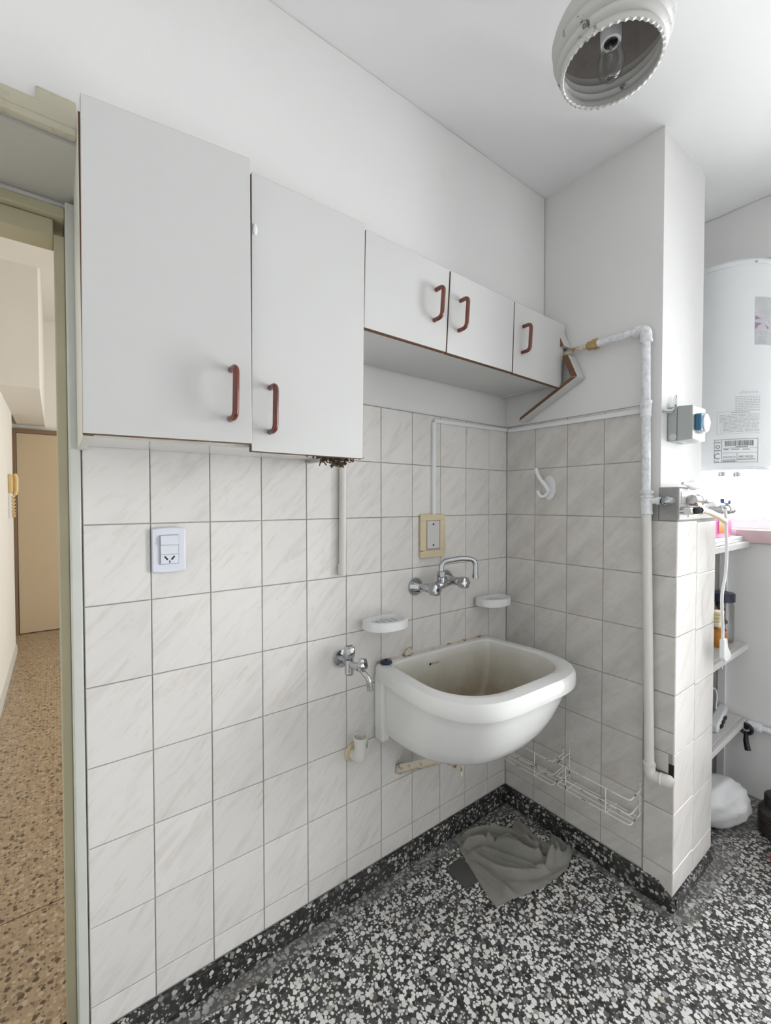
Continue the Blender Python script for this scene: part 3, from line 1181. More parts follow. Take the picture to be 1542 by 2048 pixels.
# ================================================================== SINK
def sink_ring(xc, hwb, hwf, yb, yf, z, n=4.0, nb=9.0, K=72, yc=None):
    """closed outline: straight sides that flare, rounded front corners, squarer back corners"""
    if yc is None:
        yc = yb - .06
    out = []
    for i in range(K):
        t = 2 * PI * i / K
        c, s_ = math.cos(t), math.sin(t)
        if s_ <= 0:
            u = math.copysign(abs(c) ** (2 / n), c)
            y = yc - (yc - yf) * abs(s_) ** (2 / n)
        else:
            u = math.copysign(abs(c) ** (2 / nb), c)
            y = yc + (yb - yc) * abs(s_) ** (2 / nb)
        f = min(1, max(0, (-y) / .30))
        hw = hwb + (hwf - hwb) * f
        x = xc + u * hw
        out.append(Vector((x, y, z - .016 * (x + .765))))
    return out


sink = thing('sink', (-.445, -.20, .50), 'white ceramic laundry sink with a stained basin hung on the tiles', 'sink')
XC = -.447
TOP = .823
b = MB()
b.mat = 1
inn = [sink_ring(XC - .005, .08, .08, -.11, -.22, .560, 2.4, 3), sink_ring(XC - .008, .165, .165, -.07, -.290, .572, 2.6, 4), sink_ring(XC - .006, .215, .222, -.052, -.345, .612, 2.8, 5),
       sink_ring(XC - .002, .240, .262, -.045, -.398, .70, 3.1, 6), sink_ring(XC + .002, .250, .285, -.038, -.422, .785, 3.5, 6), sink_ring(XC + .002, .254, .292, -.034, -.430, TOP - .008, 3.6, 6)]
b.loft(inn, True, False)
b.mat = 0
rim = [inn[-1], sink_ring(XC, .262, .300, -.030, -.437, TOP - .001, 3.7, 6), sink_ring(XC, .285, .318, -.014, -.460, TOP, 3.9, 8), sink_ring(XC, .306, .338, -.001, -.482, TOP - .004, 4, 12),
       sink_ring(XC, .312, .344, -.0008, -.489, TOP - .014, 4, 14), sink_ring(XC, .312, .345, -.0008, -.491, TOP - .050, 4, 14), sink_ring(XC, .311, .343, -.0008, -.489, TOP - .056, 4, 14),
       sink_ring(XC, .300, .325, -.0008, -.471, TOP - .059, 4, 14)]
b.loft(rim, False, False)
out = [rim[-1], sink_ring(XC, .296, .320, -.0008, -.466, TOP - .066, 3.8, 12), sink_ring(XC, .295, .317, -.0008, -.458, .72, 3.5, 10), sink_ring(XC - .002, .294, .308, -.0008, -.442, .665, 3.1, 10), sink_ring(XC - .006, .289, .296, -.0008, -.418, .615, 2.8, 9),
       sink_ring(XC - .010, .279, .280, -.004, -.388, .576, 2.6, 8), sink_ring(XC - .012, .255, .252, -.014, -.352, .549, 2.5, 6), sink_ring(XC - .012, .214, .208, -.035, -.308, .528, 2.4, 5), sink_ring(XC - .010, .150, .145, -.070, -.255, .514, 2.3, 4)]
b.loft(out, False, True)
b.build('basin', [M['ceramic'], M['bowl']], sink, sharp=40)
# apron against the wall
b = MB()
for sx in (-1, 1):
    xo = XC + sx * .312
    xi = XC + sx * .275
    a, c = min(xo, xi), max(xo, xi)
    b.hexa([(a, -.052, .548), (c, -.052, .548), (c, -.0009, .545), (a, -.0009, .545), (a, -.056, .79), (c, -.056, .79), (c, -.0009, .79), (a, -.0009, .79)])
b.box(XC - .275, XC + .275, -.024, -.0009, .545, .70)
b.build('apron', M['ceramic'], sink, .010, seg=3)
b = MB().hexa([(-.752, -.0040, TOP - .006), (-.150, -.0040, TOP - .015), (-.150, -.0006, TOP - .015), (-.752, -.0006, TOP - .006), (-.752, -.0030, TOP + .0035), (-.150, -.0030, TOP - .0055), (-.150, -.0006, TOP - .0055), (-.752, -.0006, TOP + .0035)])
b.build('grimy_joint', M['rusty'], sink)['label'] = 'brownish grimy joint along the tiles'


def text_mesh(txt, size, to_world, name, mat, parent, align='LEFT', squash=1.0):
    cu = bpy.data.curves.new('lettering', 'FONT')
    cu.body = txt
    cu.size = size
    cu.align_x = align
    cu.resolution_u = 2
    to = bpy.data.objects.new('lettering', cu)
    C.objects.link(to)
    dg = bpy.context.evaluated_depsgraph_get()
    dg.update()
    ev = to.evaluated_get(dg)
    me = ev.to_mesh()
    vs = [to_world(v.co.x * squash, v.co.y) for v in me.vertices]
    fs = [tuple(p.vertices) for p in me.polygons]
    ev.to_mesh_clear()
    bpy.data.objects.remove(to)
    bpy.data.curves.remove(cu)
    m = MB()
    m.add(vs, fs)
    return m.build(name, mat, parent, origin=tuple(vs[0]) if vs else None)


# maker's mark inside the back of the basin
b = MB()
b.lathe([(.0, 0), (.0052, .0003)], (-.520, -.0445, .778), (0, -1, 0), 14, True)
b.build('emblem', M['ink_black'], sink)
text_mesh('ferrum', .0125, lambda x, y: (-.510 + x, -.0448, .7735 + y - .0 * x), 'lettering', M['ink_black'], sink)

# stopper and crumb on the rim
st = thing('sink_stopper', (-.725, -.028, .824), 'dark blue rubber sink stopper lying on the sink corner', 'stopper')
b = MB().lathe([(.0, 0), (.021, .0005), (.0225, .004), (.0205, .008), (.012, .0105), (.0, .011)], (-.725, -.030, TOP + .0005), (0, 0, 1), 28)
b.build('disc', M['navy'], st)
b = MB()
b.tube([(-.725 + .006 * math.cos(a), -.030 + .006 * math.sin(a), TOP + .013) for a in [2 * PI * k / 14 for k in range(14)]], .0018, 6, True, True)
b.build('ring', M['navy'], st)
b = MB()
rnd = random.Random(11)
for k, (x, y, r) in enumerate(((-.612, -.012, .010), (-.600, -.014, .012), (-.588, -.012, .009), (-.597, -.010, .013))):
    vs = []
    m2 = 8
    for i in range(5):
        a = -PI / 2 + PI * (i + .5) / 5
        vs.append([Vector((x + r * 1.2 * math.cos(a) * math.cos(2 * PI * j / m2) * rnd.uniform(.7, 1.2), max(-.03, min(-.0015, y + r * .8 * math.cos(a) * math.sin(2 * PI * j / m2) * rnd.uniform(.7, 1.1))), TOP - .002 + r * (1 + math.sin(a)) * rnd.uniform(.85, 1.15))) for j in range(m2)])
    b.loft(vs)
tag(b.build('plaster_crumb', M['rusty']), 'crumbling cream plaster lump stuck between sink rim and tiles', 'plaster')

# rusty support under the sink
sb = thing('sink_bracket', (-.60, -.1, .40), 'rusty cream iron bracket under the sink with flaking paint', 'bracket')
b = MB()
b.hexa([(-.662, -.0008, .380), (-.640, -.0008, .366), (-.548, -.150, .448), (-.570, -.150, .462), (-.662, -.0008, .412), (-.640, -.0008, .408), (-.548, -.150, .482), (-.570, -.150, .488)])
b.build('arm', M['rusty'], sb, .002)
b = MB()
b.hexa([(-.668, -.170, .540), (-.664, -.186, .540), (-.442, -.140, .372), (-.446, -.122, .372), (-.668, -.170, .556), (-.664, -.186, .556), (-.442, -.140, .396), (-.446, -.122, .396)])
b.hexa([(-.585, -.168, .494), (-.580, -.186, .494), (-.430, -.190, .440), (-.434, -.172, .440), (-.585, -.168, .508), (-.580, -.186, .508), (-.430, -.190, .462), (-.434, -.172, .462)])
b.build('cross_strap', M['rusty'], sb, .002)
b = MB().tube([(-.440, -.134, .398), (-.440, -.134, .365), (-.441, -.134, .352)], .004, 8)
b.build('bolt', M['wire'], sb)

# drain stub in the wall
dp = thing('drain_elbow', (-.84, -.04, .50), 'white plastic drain elbow with an open socket at the foot of the tiles', 'drain pipe')
b = MB().lathe([(.032, 0), (.032, .004), (.027, .009), (.024, .010), (.024, .014)], (-.852, -.0006, .530), (0, -1, 0), 28)
b.build('rosette', M['plastic_cream'], dp)
b = MB()
b.tube(fillet([(-.852, -.006, .530), (-.852, -.050, .527), (-.852, -.052, .570)], .028, 8), .0195, 18)
b.build('elbow', M['pvc'], dp, sharp=60)
b = MB()
b.lathe([(.0190, 0), (.0205, .010), (.0245, .040), (.0245, .044), (.0215, .044), (.018, .012), (.0, .010)], (-.852, -.052, .562), (0, 0, 1), 28, False)
b.build('socket', M['pvc'], dp)
b = MB()
for k in range(3):
    b.tube([(-.852 + .0232 * math.cos(a), -.052 + .0232 * math.sin(a), .572 + k * .009 + .004 * math.sin(3 * a)) for a in [-.9 + .09 * i for i in range(10)]], .0014, 5)
b.build('green_mark', M['green'], dp)

# ================================================================== BACK WALL FITTINGS
# white hook
hk = thing('wall_hook', (-.01, -.22, 1.43), 'white plastic coat hook stuck on the back wall tiles', 'hook')
b = MB()
ov = [Vector((-.0006, -.222 + .029 * math.cos(2 * PI * k / 28), 1.466 + .052 * math.sin(2 * PI * k / 28))) for k in range(28)]
b.prism(ov, (-.006, 0, 0))
b.build('base_plate', M['plastic'], hk, .002)
b = MB()
b.tube(smooth_path([(-.012, -.222, 1.455), (-.022, -.214, 1.475), (-.040, -.196, 1.510), (-.052, -.188, 1.548)], 5), [.010] * 8 + [.008] * 8, 12)
b.tube(smooth_path([(-.008, -.222, 1.460), (-.018, -.216, 1.436), (-.036, -.206, 1.428), (-.050, -.200, 1.440), (-.053, -.198, 1.454)], 5), .007, 12)
b.build('prongs', M['plastic'], hk, sharp=60)

# v-shaped remains of a wooden frame standing off the back wall
vf = thing('wooden_frame', (-.03, -.3, 1.76), 'V-shaped white board remnant with brown edges on the wall right of the low cabinet', 'frame')


def batten(p, q, r1, r2, name):
    """outer edge p->q, inner edge r1->r2 on the wall plane (y,z); white faces, brown front edge"""
    m = MB()
    D = .058
    o_ = [Vector((-.0006, *t)) for t in (p, q, r2, r1)]
    f_ = [Vector((-D, *t)) for t in (p, q, r2, r1)]
    pts = o_ + f_
    m.mat = 0
    m.add(pts, [(0, 1, 5, 4), (2, 3, 7, 6), (3, 0, 4, 7), (1, 2, 6, 5), (0, 3, 2, 1)])
    m.mat = 1
    m.add(pts, [(4, 5, 6, 7)])
    return m.build(name, [M['laminate'], M['chipboard']], vf, .001, seg=1)


batten((-.372, 1.892), (-.107, 1.757), (-.346, 1.894), (-.113, 1.7735), 'batten')
batten((-.3320, 1.9856), (-.372, 1.892), (-.3085, 1.9856), (-.346, 1.8945), 'batten')
batten((-.263, 2.147), (-.3154, 2.0244), (-.247, 2.138), (-.2935, 2.0244), 'batten')

# gas pipe
gp = thing('gas_pipe', (-.03, -.62, .44), 'white painted pipe running up the back wall corner and across under the cabinet', 'pipe')
b = MB()
b.tube(fillet([(.004, -.292, 2.004), (-.030, -.292, 2.004), (-.030, -.400, 2.004)], .02, 5), .0105, 12)
b.build('threaded_end', M['rusty'], gp, sharp=60)
b = MB()
b.lathe([(.012, 0), (.0155, .004), (.0175, .008), (.0175, .024), (.021, .026), (.021, .040), (.0165, .042)], (-.030, -.396, 2.004), (0, -1, 0), 8)
b.build('union_nut', M['brass'], gp)
b = MB().tube([(-.030, -.434, 2.004), (-.030, -.582, 2.004)], .0135, 16)
b.build('top_pipe', M['pipe_paint'], gp)
b = MB()
b.tube(fillet([(-.030, -.566, 2.004), (-.030, -.606, 2.004), (-.030, -.607, 1.962)], .026, 8), .0185, 16)
b.build('elbow', M['pipe_paint'], gp, sharp=60)
b = MB().lathe([(.0205, 0), (.0205, .008), (.0175, .009)], (-.030, -.607, 1.958), (0, 0, 1), 20)
b.build('collar', M['pipe_paint'], gp)
b = MB().tube([(-.030, -.606, 1.960), (-.030, -.612, 1.44)], .0142, 16)
b.build('riser', M['pipe_paint'], gp)
b = MB().lathe([(.0155, 0), (.0185, .003), (.0175, .006), (.0175, .044), (.0195, .048), (.0195, .056), (.0155, .058)], (-.030, -.608, 1.700), (0, 0, 1), 20)
b.build('coupling', M['pipe_paint'], gp)
b = MB()
b.lathe([(.0175, 0), (.0195, .002), (.0195, .010), (.0180, .012), (.0180, .058), (.021, .060), (.021, .066), (.0155, .067), (.0155, .072), (.0215, .073), (.0215, .082), (.0175, .084)], (-.030, -.6145, 1.362), (0, 0, 1), 22)
b.lathe([(.011, .010), (.011, .030), (.0135, .032), (.0135, .042), (.009, .044)], (-.030, -.6145, 1.410), (0, -1, 0), 14)
b.build('tee', M['pipe_paint'], gp)
b = MB().tube([(-.030, -.6145, 1.364), (-.030, -.634, .475)], .0155, 16)
b.build('lower_pipe', M['pvc'], gp)
b = MB()
b.lathe([(.0195, 0), (.0205, .004), (.0195, .009), (.0165, .010)], (-.030, -.6335, .490), (0, 0, 1), 20)
b.tube(fillet([(-.030, -.634, .495), (-.030, -.635, .455), (-.026, -.672, .455)], .026, 8), .0185, 16)
b.lathe([(.0185, 0), (.021, .002), (.021, .006), (.0185, .008)], (-.027, -.664, .455), (.1, -1, 0), 18)
b.tube([(-.026, -.668, .455), (-.022, -.690, .457), (-.010, -.700, .462)], [.019, .019, .012], 16)
b.build('lower_elbow', M['pvc'], gp, sharp=60)

# capped valve beside the pipe tee
kv = thing('stop_valve', (-.03, -.685, 1.40), 'small chrome stop valve with dark face between the pipe and the pier edge', 'valve')
b = MB().tube([(.0, -.668, 1.409), (-.028, -.668, 1.409)], .006, 8)
b.build('stem', M['chrome_worn'], kv)
b = MB().lathe([(.010, 0), (.014, .004), (.0165, .014), (.015, .028), (.010, .034)], (-.030, -.664, 1.408), (0, -1, 0), 20)
b.build('knob', M['chrome'], kv)
b = MB().lathe([(.0, -.0042), (.0085, -.0035), (.0105, 0), (.0105, .001)], (-.030, -.6638, 1.408), (0, -1, 0), 16)
b.build('face', M['navy'], kv)


# wire baskets
def basket(y0, y1, zt, zb, label, hooked):
    t = thing('wire_rack', (-.05, (y0 + y1) / 2, zb), label, 'wire rack', 'wire racks low on the back wall')
    D = .088
    r = .0021
    zm = zb + (zt - zb) * .42
    for nm, z in (('top_rail', zt), ('middle_rail', zm), ('bottom_rail', zb)):
        m = MB()
        m.tube(fillet([(-.0028, y1, z + .008), (-D, y1, z), (-D, y0, z), (-.0028, y0, z + .008)], .012, 4), r, 7)
        m.build(nm, M['wire'], t, sharp=60)
    for x in (-.020, -.042, -.066):
        m = MB().tube([(x, y0 + .002, zb + .002), (x, y1 - .002, zb + .002)], r * .9, 7)
        m.build('floor_wire', M['wire'], t, sharp=60)
    L = y0 - y1
    for f in hooked:
        y = y0 + (y1 - y0) * f
        m = MB().tube(fillet([(-D - .003, y, zt + .002), (-D - .003, y, zb - .002), (-.003, y, zb - .002)], .006, 3), r, 7)
        m.build('strut', M['wire'], t, sharp=60)
    for y in (y0 - .004, y1 + .004):
        m = MB().tube([(-.0028, y, zt + .03), (-.0028, y, zb - .004)], r, 7)
        m.build('wall_wire', M['wire'], t, sharp=60)
    return t


basket(-.020, -.298, .358, .262, 'chipped white wire rack low on the back wall, half behind the sink', (.14, .71))
basket(-.318, -.597, .364, .276, 'chipped white wire rack low on the back wall, next to the pipe elbow', (.14, .70))

# small electric box on the pier
eb = thing('meter_box', (.09, -.69, 1.615), 'small grey electric box with a blue window on the pier side', 'electric box')
b = MB()
b.box(.052, .175, -.6745, -.6460, 1.617, 1.738)
b.build('case_back', M['plastic_grey'], eb, .003)
b = MB()
b.hexa([(.052, -.722, 1.620), (.175, -.722, 1.620), (.175, -.6755, 1.617), (.052, -.6755, 1.617), (.052, -.722, 1.735), (.175, -.722, 1.735), (.175, -.6755, 1.738), (.052, -.6755, 1.738)])
b.build('case_front', M['plastic_grey'], eb, .003)
b = MB().lathe([(.0115, 0), (.0115, .001)], (.0518, -.664, 1.632), (-1, 0, 0), 20)
b.build('knockout', M['shelf'], eb)
b = MB()
b.lathe([(.036, 0), (.036, .010), (.030, .022), (.014, .028)], (.115, -.7225, 1.677), (0, -1, 0), 26)
b.build('dome', M['plastic'], eb)
b = MB().box(.068, .100, -.742, -.7225, 1.650, 1.706)
b.build('blue_window', M['teal_lens'], eb, .004)

wi = thing('wiring', (0, -.66, 1.71), 'loose grey and white wires from the wall edge to the electric box', 'wire')
b = MB().tube(smooth_path([(.006, -.650, 1.722), (.004, -.656, 1.722), (.030, -.668, 1.722), (.060, -.662, 1.737), (.085, -.655, 1.775), (.092, -.660, 1.782), (.098, -.655, 1.768), (.088, -.662, 1.745), (.080, -.662, 1.7395)], 5), .0026, 6)
b.build('wire', M['plastic'], wi, sharp=60)
b = MB().tube(smooth_path([(.006, -.650, 1.716), (.003, -.655, 1.716), (.035, -.664, 1.717), (.065, -.660, 1.738), (.078, -.658, 1.750), (.090, -.662, 1.7395)], 5), .003, 6)
b.build('wire', M['plastic_grey'], wi, sharp=60)

# taps on the pier side
tv = thing('gate_valve', (.10, -.73, 1.376), 'chrome lever valve with a dark oval handle at the pier corner', 'valve')
b = MB()
b.lathe([(.014, 0), (.014, .016), (.010, .02)], (.018, -.7012, 1.376), (0, -1, 0), 16)
b.tube([(-.022, -.735, 1.376), (.02, -.735, 1.376)], [.012, .014], 16)
b.build('body', M['chrome_worn'], tv)
b = MB().ball((.026, -.745, 1.377), .040, .012, .012, 20, 10)
b.build('handle', M['rubber_dark'], tv)
b = MB().lathe([(.012, 0), (.014, .008), (.012, .02)], (.066, -.742, 1.377), (1, 0, 0), 16)
b.build('ring', M['chrome'], tv)
b = MB().tube(smooth_path([(.085, -.742, 1.377), (.15, -.745, 1.370), (.22, -.752, 1.352), (.262, -.758, 1.336)], 5), .0095, 12)
b.build('hose', M['plastic_cream'], tv, sharp=60)

bv = thing('brass_valve', (.08, -.72, 1.40), 'capped grey and brass valve on the pier ledge', 'valve')
b = MB().lathe([(.012, -.012), (.017, -.010), (.017, .008), (.0165, .010)], (.0, 0, 0), (1, 0, 0), 6)
b = MB()
b.lathe([(.013, 0), (.019, .002), (.019, .052), (.021, .054), (.021, .066), (.012, .070)], (.048, -.7235, 1.411), (1, 0, 0), 8)
b.build('body', M['chrome_worn'], bv)
b = MB().box(.050, .085, -.742, -.728, 1.390, 1.402)
b.build('brass_band', M['brass'], bv, .002)
b = MB().tube([(.116, -.7235, 1.411), (.175, -.7235, 1.409), (.176, -.7235, 1.409), (.200, -.7235, 1.409)], [.006, .006, .009, .007], 10)
b.build('stem', M['chrome_worn'], bv)

wk = thing('pipe_stub', (.07, -.72, 1.448), 'white painted pipe stub with a flared end on top of the pier ledge', 'pipe')
b = MB()
b.lathe([(.005, -.06), (.006, -.02), (.010, .0), (.015, .02), (.017, .036), (.0165, .040)], (.045, -.718, 1.464), (1, 0, -.05), 18)
b.build('flare', M['pipe_paint'], wk)
b = MB().lathe([(.0115, 0), (.0115, .001)], (.0855, -.718, 1.4618), (1, 0, -.05), 16)
b.build('bore', M['plastic_grey'], wk)

bb = thing('butterfly_valve', (.37, -.735, 1.37), 'water valve with a blue butterfly handle at the far end of the pier', 'valve')
b = MB()
b.tube([(.30, -.700, 1.377), (.30, -.735, 1.377), (.32, -.737, 1.377)], [.011, .012, .012], 14)
b.lathe([(.013, 0), (.017, .004), (.017, .03), (.014, .032), (.014, .05), (.018, .054), (.018, .075), (.014, .078), (.014, .095), (.0165, .097), (.0165, .115), (.012, .118)], (.305, -.737, 1.377), (1, 0, 0), 18)
b.tube([(.372, -.737, 1.388), (.372, -.737, 1.406)], .007, 10)
b.build('body', M['chrome_worn'], bb)
b = MB()
for s_ in (-1, 1):
    b.hexa([(.372 + s_ * .004, -.743, 1.398), (.372 + s_ * .062, -.743, 1.402), (.372 + s_ * .062, -.731, 1.402), (.372 + s_ * .004, -.731, 1.398), (.372 + s_ * .004, -.743, 1.408), (.372 + s_ * .062, -.743, 1.418), (.372 + s_ * .062, -.731, 1.418), (.372 + s_ * .004, -.731, 1.408)])
b.lathe([(.010, 0), (.010, .012)], (.372, -.737, 1.398), (0, 0, 1), 14)
b.build('handle', M['blue'], bb, .002)

# power cord with plug hanging at the pier end
pc = thing('power_cord', (.33, -.75, .83), 'white power cord with a moulded plug hanging at the pier end', 'cord')
b = MB()
p0 = [(.262, -.758, 1.375), (.300, -.752, 1.345), (.335, -.745, 1.270), (.352, -.742, 1.195), (.335, -.743, 1.125), (.297, -.745, 1.065), (.300, -.745, .995), (.322, -.742, .935), (.322, -.742, .885)]
b.tube(smooth_path(p0, 6), .0052, 8)
b.build('cable', M['plastic'], pc, sharp=60)
b = MB()
b.prism([(.308, -.736, .892), (.340, -.736, .892), (.352, -.736, .858), (.392, -.736, .822), (.384, -.736, .806), (.330, -.736, .804), (.306, -.736, .822)], (0, -.016, 0))
b.build('plug', M['plastic'], pc, .003)

# ================================================================== WATER HEATER
HC, HR = Vector((.745, -.61, 0)), .19
wh = thing('water_heater', (.745, -.61, 1.537), 'tall white cylindrical water heater with printed labels in front of the window', 'water heater')
b = MB().lathe([(.0, 0), (HR * .965, .002), (HR * .985, .012), (HR, .014), (HR, .030), (HR, .838), (HR - .002, .840), (HR, .842), (HR, .858), (HR * .97, .866), (.0, .868)], (.745, -.61, 1.537), (0, 0, 1), 72)
b.build('tank', M['heater'], wh, sharp=25)
b = MB().box(.90, .9695, -.72, -.50, 2.31, 2.36)
b.build('hanging_bracket', M['heater'], wh, .003)
for dx, dy in ((-.09, -.03), (.0, -.06)):
    b = MB().lathe([(.012, 0), (.014, .004), (.014, .018), (.010, .02)], (.745 + dx, -.61 + dy, 1.517), (0, 0, 1), 14)
    b.build('connection', M['chrome_worn'], wh)
b = MB().lathe([(.005, 0), (.005, .003)], HC + Vector((HR * math.cos(math.radians(-131)), HR * math.sin(math.radians(-131)), 2.385)), (math.cos(math.radians(-131)), math.sin(math.radians(-131)), 0), 10)
b.build('screw', M['plastic_grey'], wh)


def on_tank(deg, z, lift=.0006):
    a = math.radians(deg)
    return Vector((HC.x + (HR + lift) * math.cos(a), HC.y + (HR + lift) * math.sin(a), z))


def tank_rect(m, a0, a1, z0, z1, lift=.0006):
    k = max(1, int(abs(a1 - a0) / 4))
    lo = [on_tank(a0 + (a1 - a0) * i / k, z0, lift) for i in range(k + 1)]
    hi = [on_tank(a0 + (a1 - a0) * i / k, z1, lift) for i in range(k + 1)]
    m.add(lo + hi, [(i, i + 1, k + 2 + i, k + 1 + i) for i in range(k)])


DEG = math.degrees(1 / HR)                               # degrees per metre round the tank


def tank_text(txt, size, a0, z, mat, name='lettering', squash=1.0):
    return text_mesh(txt, size, lambda x, y: tuple(on_tank(a0 + x * DEG, z + y, .0009)), name, mat, wh, squash=squash)


# rating label with bar code
b = MB()
A0, A1, Z0, Z1 = -171.5, -125.0, 1.570, 1.667
for (p, q, r_, s_) in ((A0, A1, Z0, Z0 + .0016), (A0, A1, Z1 - .0016, Z1), (A0, A0 + .5, Z0, Z1), (A1 - .5, A1, Z0, Z1), (A0 + 7.5, A0 + 7.9, Z0, Z1), (A0, A0 + 7.5, 1.619, 1.6205), (A0 + 9, A1, 1.6295, 1.6305), (A0 + 9, A1, 1.6095, 1.6105), (A0 + 23, A0 + 23.4, Z0 + .004, 1.609)):
    tank_rect(b, p, q, r_, s_)
b.build('label_frame', M['ink'], wh)
b = MB()
rnd = random.Random(5)
a = -160.5
while a < -131:
    w = rnd.choice((.35, .6, .9))
    tank_rect(b, a, a + w, 1.638, 1.660, .0008)
    a += w + rnd.choice((.35, .5, .8))
stf = b.build('bar_code', M['ink'], wh)
stf['kind'] = 'stuff'
b = MB()
for (p, q, z) in ((-170.8, -165, 1.654), (-170.8, -165, 1.622), (-150, -137, 1.633), (-162, -157, 1.623), (-154, -146, 1.623), (-143, -135, 1.622), (-163, -150, 1.579), (-148, -128, 1.581), (-170.8, -166.5, 1.5735), (-163, -149.5, 1.5735)):
    tank_rect(b, p, q, z, z + .0028, .0008)
stf = b.build('fine_print', M['ink'], wh)
stf['kind'] = 'stuff'
b = MB()
for cz, r0, r1 in ((1.637, .0075, .0045), (1.598, .0125, .0088)):
    seg = 26
    for k in range(seg):
        if cz < 1.61 and abs(k - 0) < 4 or (cz < 1.61 and k > seg - 5):
            continue
        t0, t1 = 2 * PI * k / seg, 2 * PI * (k + 1) / seg
        q = [on_tank(-167.8 + rr * math.cos(tt) * DEG, cz + rr * math.sin(tt), .0008) for rr, tt in ((r1, t0), (r0, t0), (r0, t1), (r1, t1))]
        b.add(q, [(0, 1, 2, 3)])
b.build('certification_marks', M['ink'], wh)
tank_text('IMOCOR S.A.', .0105, -162.5, 1.589, M['ink'], squash=.72)
tank_text('84801 0000 520', .0125, -146.5, 1.589, M['ink'], squash=.62)
# notice with the warning heading
tank_text('ATENCION', .0125, -146.5, 1.852, M['ink_light'], squash=1.05)
b = MB()
for k in range(9):
    a = -151
    z = 1.838 - k * .0068
    while a < -124:
        w = rnd.uniform(1.2, 3.4)
        tank_rect(b, a, min(a + w, -123.5), z, z + .0026, .0008)
        a += w + .8
stf = b.build('notice_text', M['ink_light'], wh)
stf['kind'] = 'stuff'
b = MB()
for (p, q, r_, s_) in ((-169, -123, 1.7815, 1.7825), (-169, -123, 1.689, 1.690), (-169, -168.7, 1.689, 1.782), (-165, -164.7, 1.692, 1.720)):
    tank_rect(b, p, q, r_, s_)
tank_rect(b, -155, -136, 1.774, 1.7775)
for k in range(13):
    z = 1.766 - k * .0058
    a = -166.5 if k < 6 else -163
    while a < -125:
        w = rnd.uniform(2.0, 9.0)
        tank_rect(b, a, min(a + w, -124), z, z + .0022, .0008)
        a += w + 1.0
stf = b.build('instruction_text', M['ink_light'], wh)
stf['kind'] = 'stuff'
# energy label
b = MB()
tank_rect(b, -131.5, -100, 2.049, 2.243, .0005)
b.build('picture_label', M['label_grey'], wh)
b = MB()
pl = [on_tank(-131.3, 2.140, .0008), on_tank(-125, 2.136, .0008), on_tank(-117, 2.128, .0008), on_tank(-113, 2.120, .0008), on_tank(-114, 2.112, .0008), on_tank(-122, 2.111, .0008), on_tank(-131.3, 2.112, .0008)]
b.add(pl, [tuple(range(7))])
pl = [on_tank(-131.3, 2.168, .0008), on_tank(-125, 2.156, .0008), on_tank(-113, 2.146, .0008), on_tank(-112, 2.140, .0008), on_tank(-120, 2.140, .0008), on_tank(-131.3, 2.150, .0008)]
b.add(pl, [tuple(range(6))])
b.build('violet_print', M['label_violet'], wh)
tank_text('KN', .024, -126, 2.088, M['ink_light'])
b = MB()
for k in range(4):
    tank_rect(b, -127, -114 - rnd.uniform(0, 4), 2.078 - k * .008, 2.0815 - k * .008, .0008)
b.build('label_text', M['ink_light'], wh)

# ================================================================== NICHE BEHIND THE PIER
def shelf(z, label, t=.018, xa=PX + .012):
    s_ = thing('niche_shelf', ((xa + .95) / 2, -.42, z - t), label, 'shelf', 'shelves of the niche')
    m = MB().box(xa, .949, -.655, .002, z - t, z)
    m.build('board', M['shelf'], s_, .001)
    m = MB().box(xa, .951 if z < 1 else .949, -.672, -.6556, z - t - .012, z - .003)
    m.build('front_edge', M['laminate'], s_, .002)
    return s_


shelf(1.222, 'white niche shelf behind the pier, level with the window sill')
shelf(.735, 'white niche shelf behind the pier, the one carrying the jar', xa=PX + .012)
shelf(.375, 'white niche shelf behind the pier, lowest one by the black lever')

# folded white paper on the top shelf
b = MB()
for k in range(4):
    z = 1.2225 + k * .0052
    dx = random.uniform(-.01, .01)
    b.hexa([(.50 + dx, -.668 + random.uniform(0, .01), z), (.945, -.650, z), (.945, -.40, z), (.50 + dx, -.40, z), (.50 + dx, -.668, z + .0048), (.945, -.652, z + .0048), (.945, -.40, z + .0048), (.50 + dx, -.40, z + .0048)])
tag(b.build('paper_stack', M['plastic'], bevel=.001), 'folded white sheets on the top niche shelf', 'paper')

pk = thing('detergent_bottle', (.80, -.545, 1.244), 'translucent pink plastic container on the top niche shelf by the window', 'bottle')
b = MB()


def rrect(xc, yc, hx, hy, z, n=5, K=32):
    return [Vector((xc + math.copysign(abs(math.cos(2 * PI * k / K)) ** (2 / n), math.cos(2 * PI * k / K)) * hx, yc + math.copysign(abs(math.sin(2 * PI * k / K)) ** (2 / n), math.sin(2 * PI * k / K)) * hy, z)) for k in range(K)]


b.loft([rrect(.80, -.545, .12, .07, 1.2445), rrect(.80, -.545, .125, .074, 1.252), rrect(.80, -.545, .125, .074, 1.332), rrect(.80, -.545, .10, .055, 1.352), rrect(.80, -.545, .03, .03, 1.362), rrect(.80, -.545, .028, .028, 1.380)])
b.build('body', M['pink'], pk)
b = MB().lathe([(.0, 0), (.031, .001), (.031, .026), (.026, .030), (.0, .031)], (.80, -.545, 1.3805), (0, 0, 1), 24)
b.build('cap', M['plastic'], pk)
b = MB().box(.70, .79, -.6205, -.6195, 1.262, 1.322)
b.build('label', M['amber'], pk)

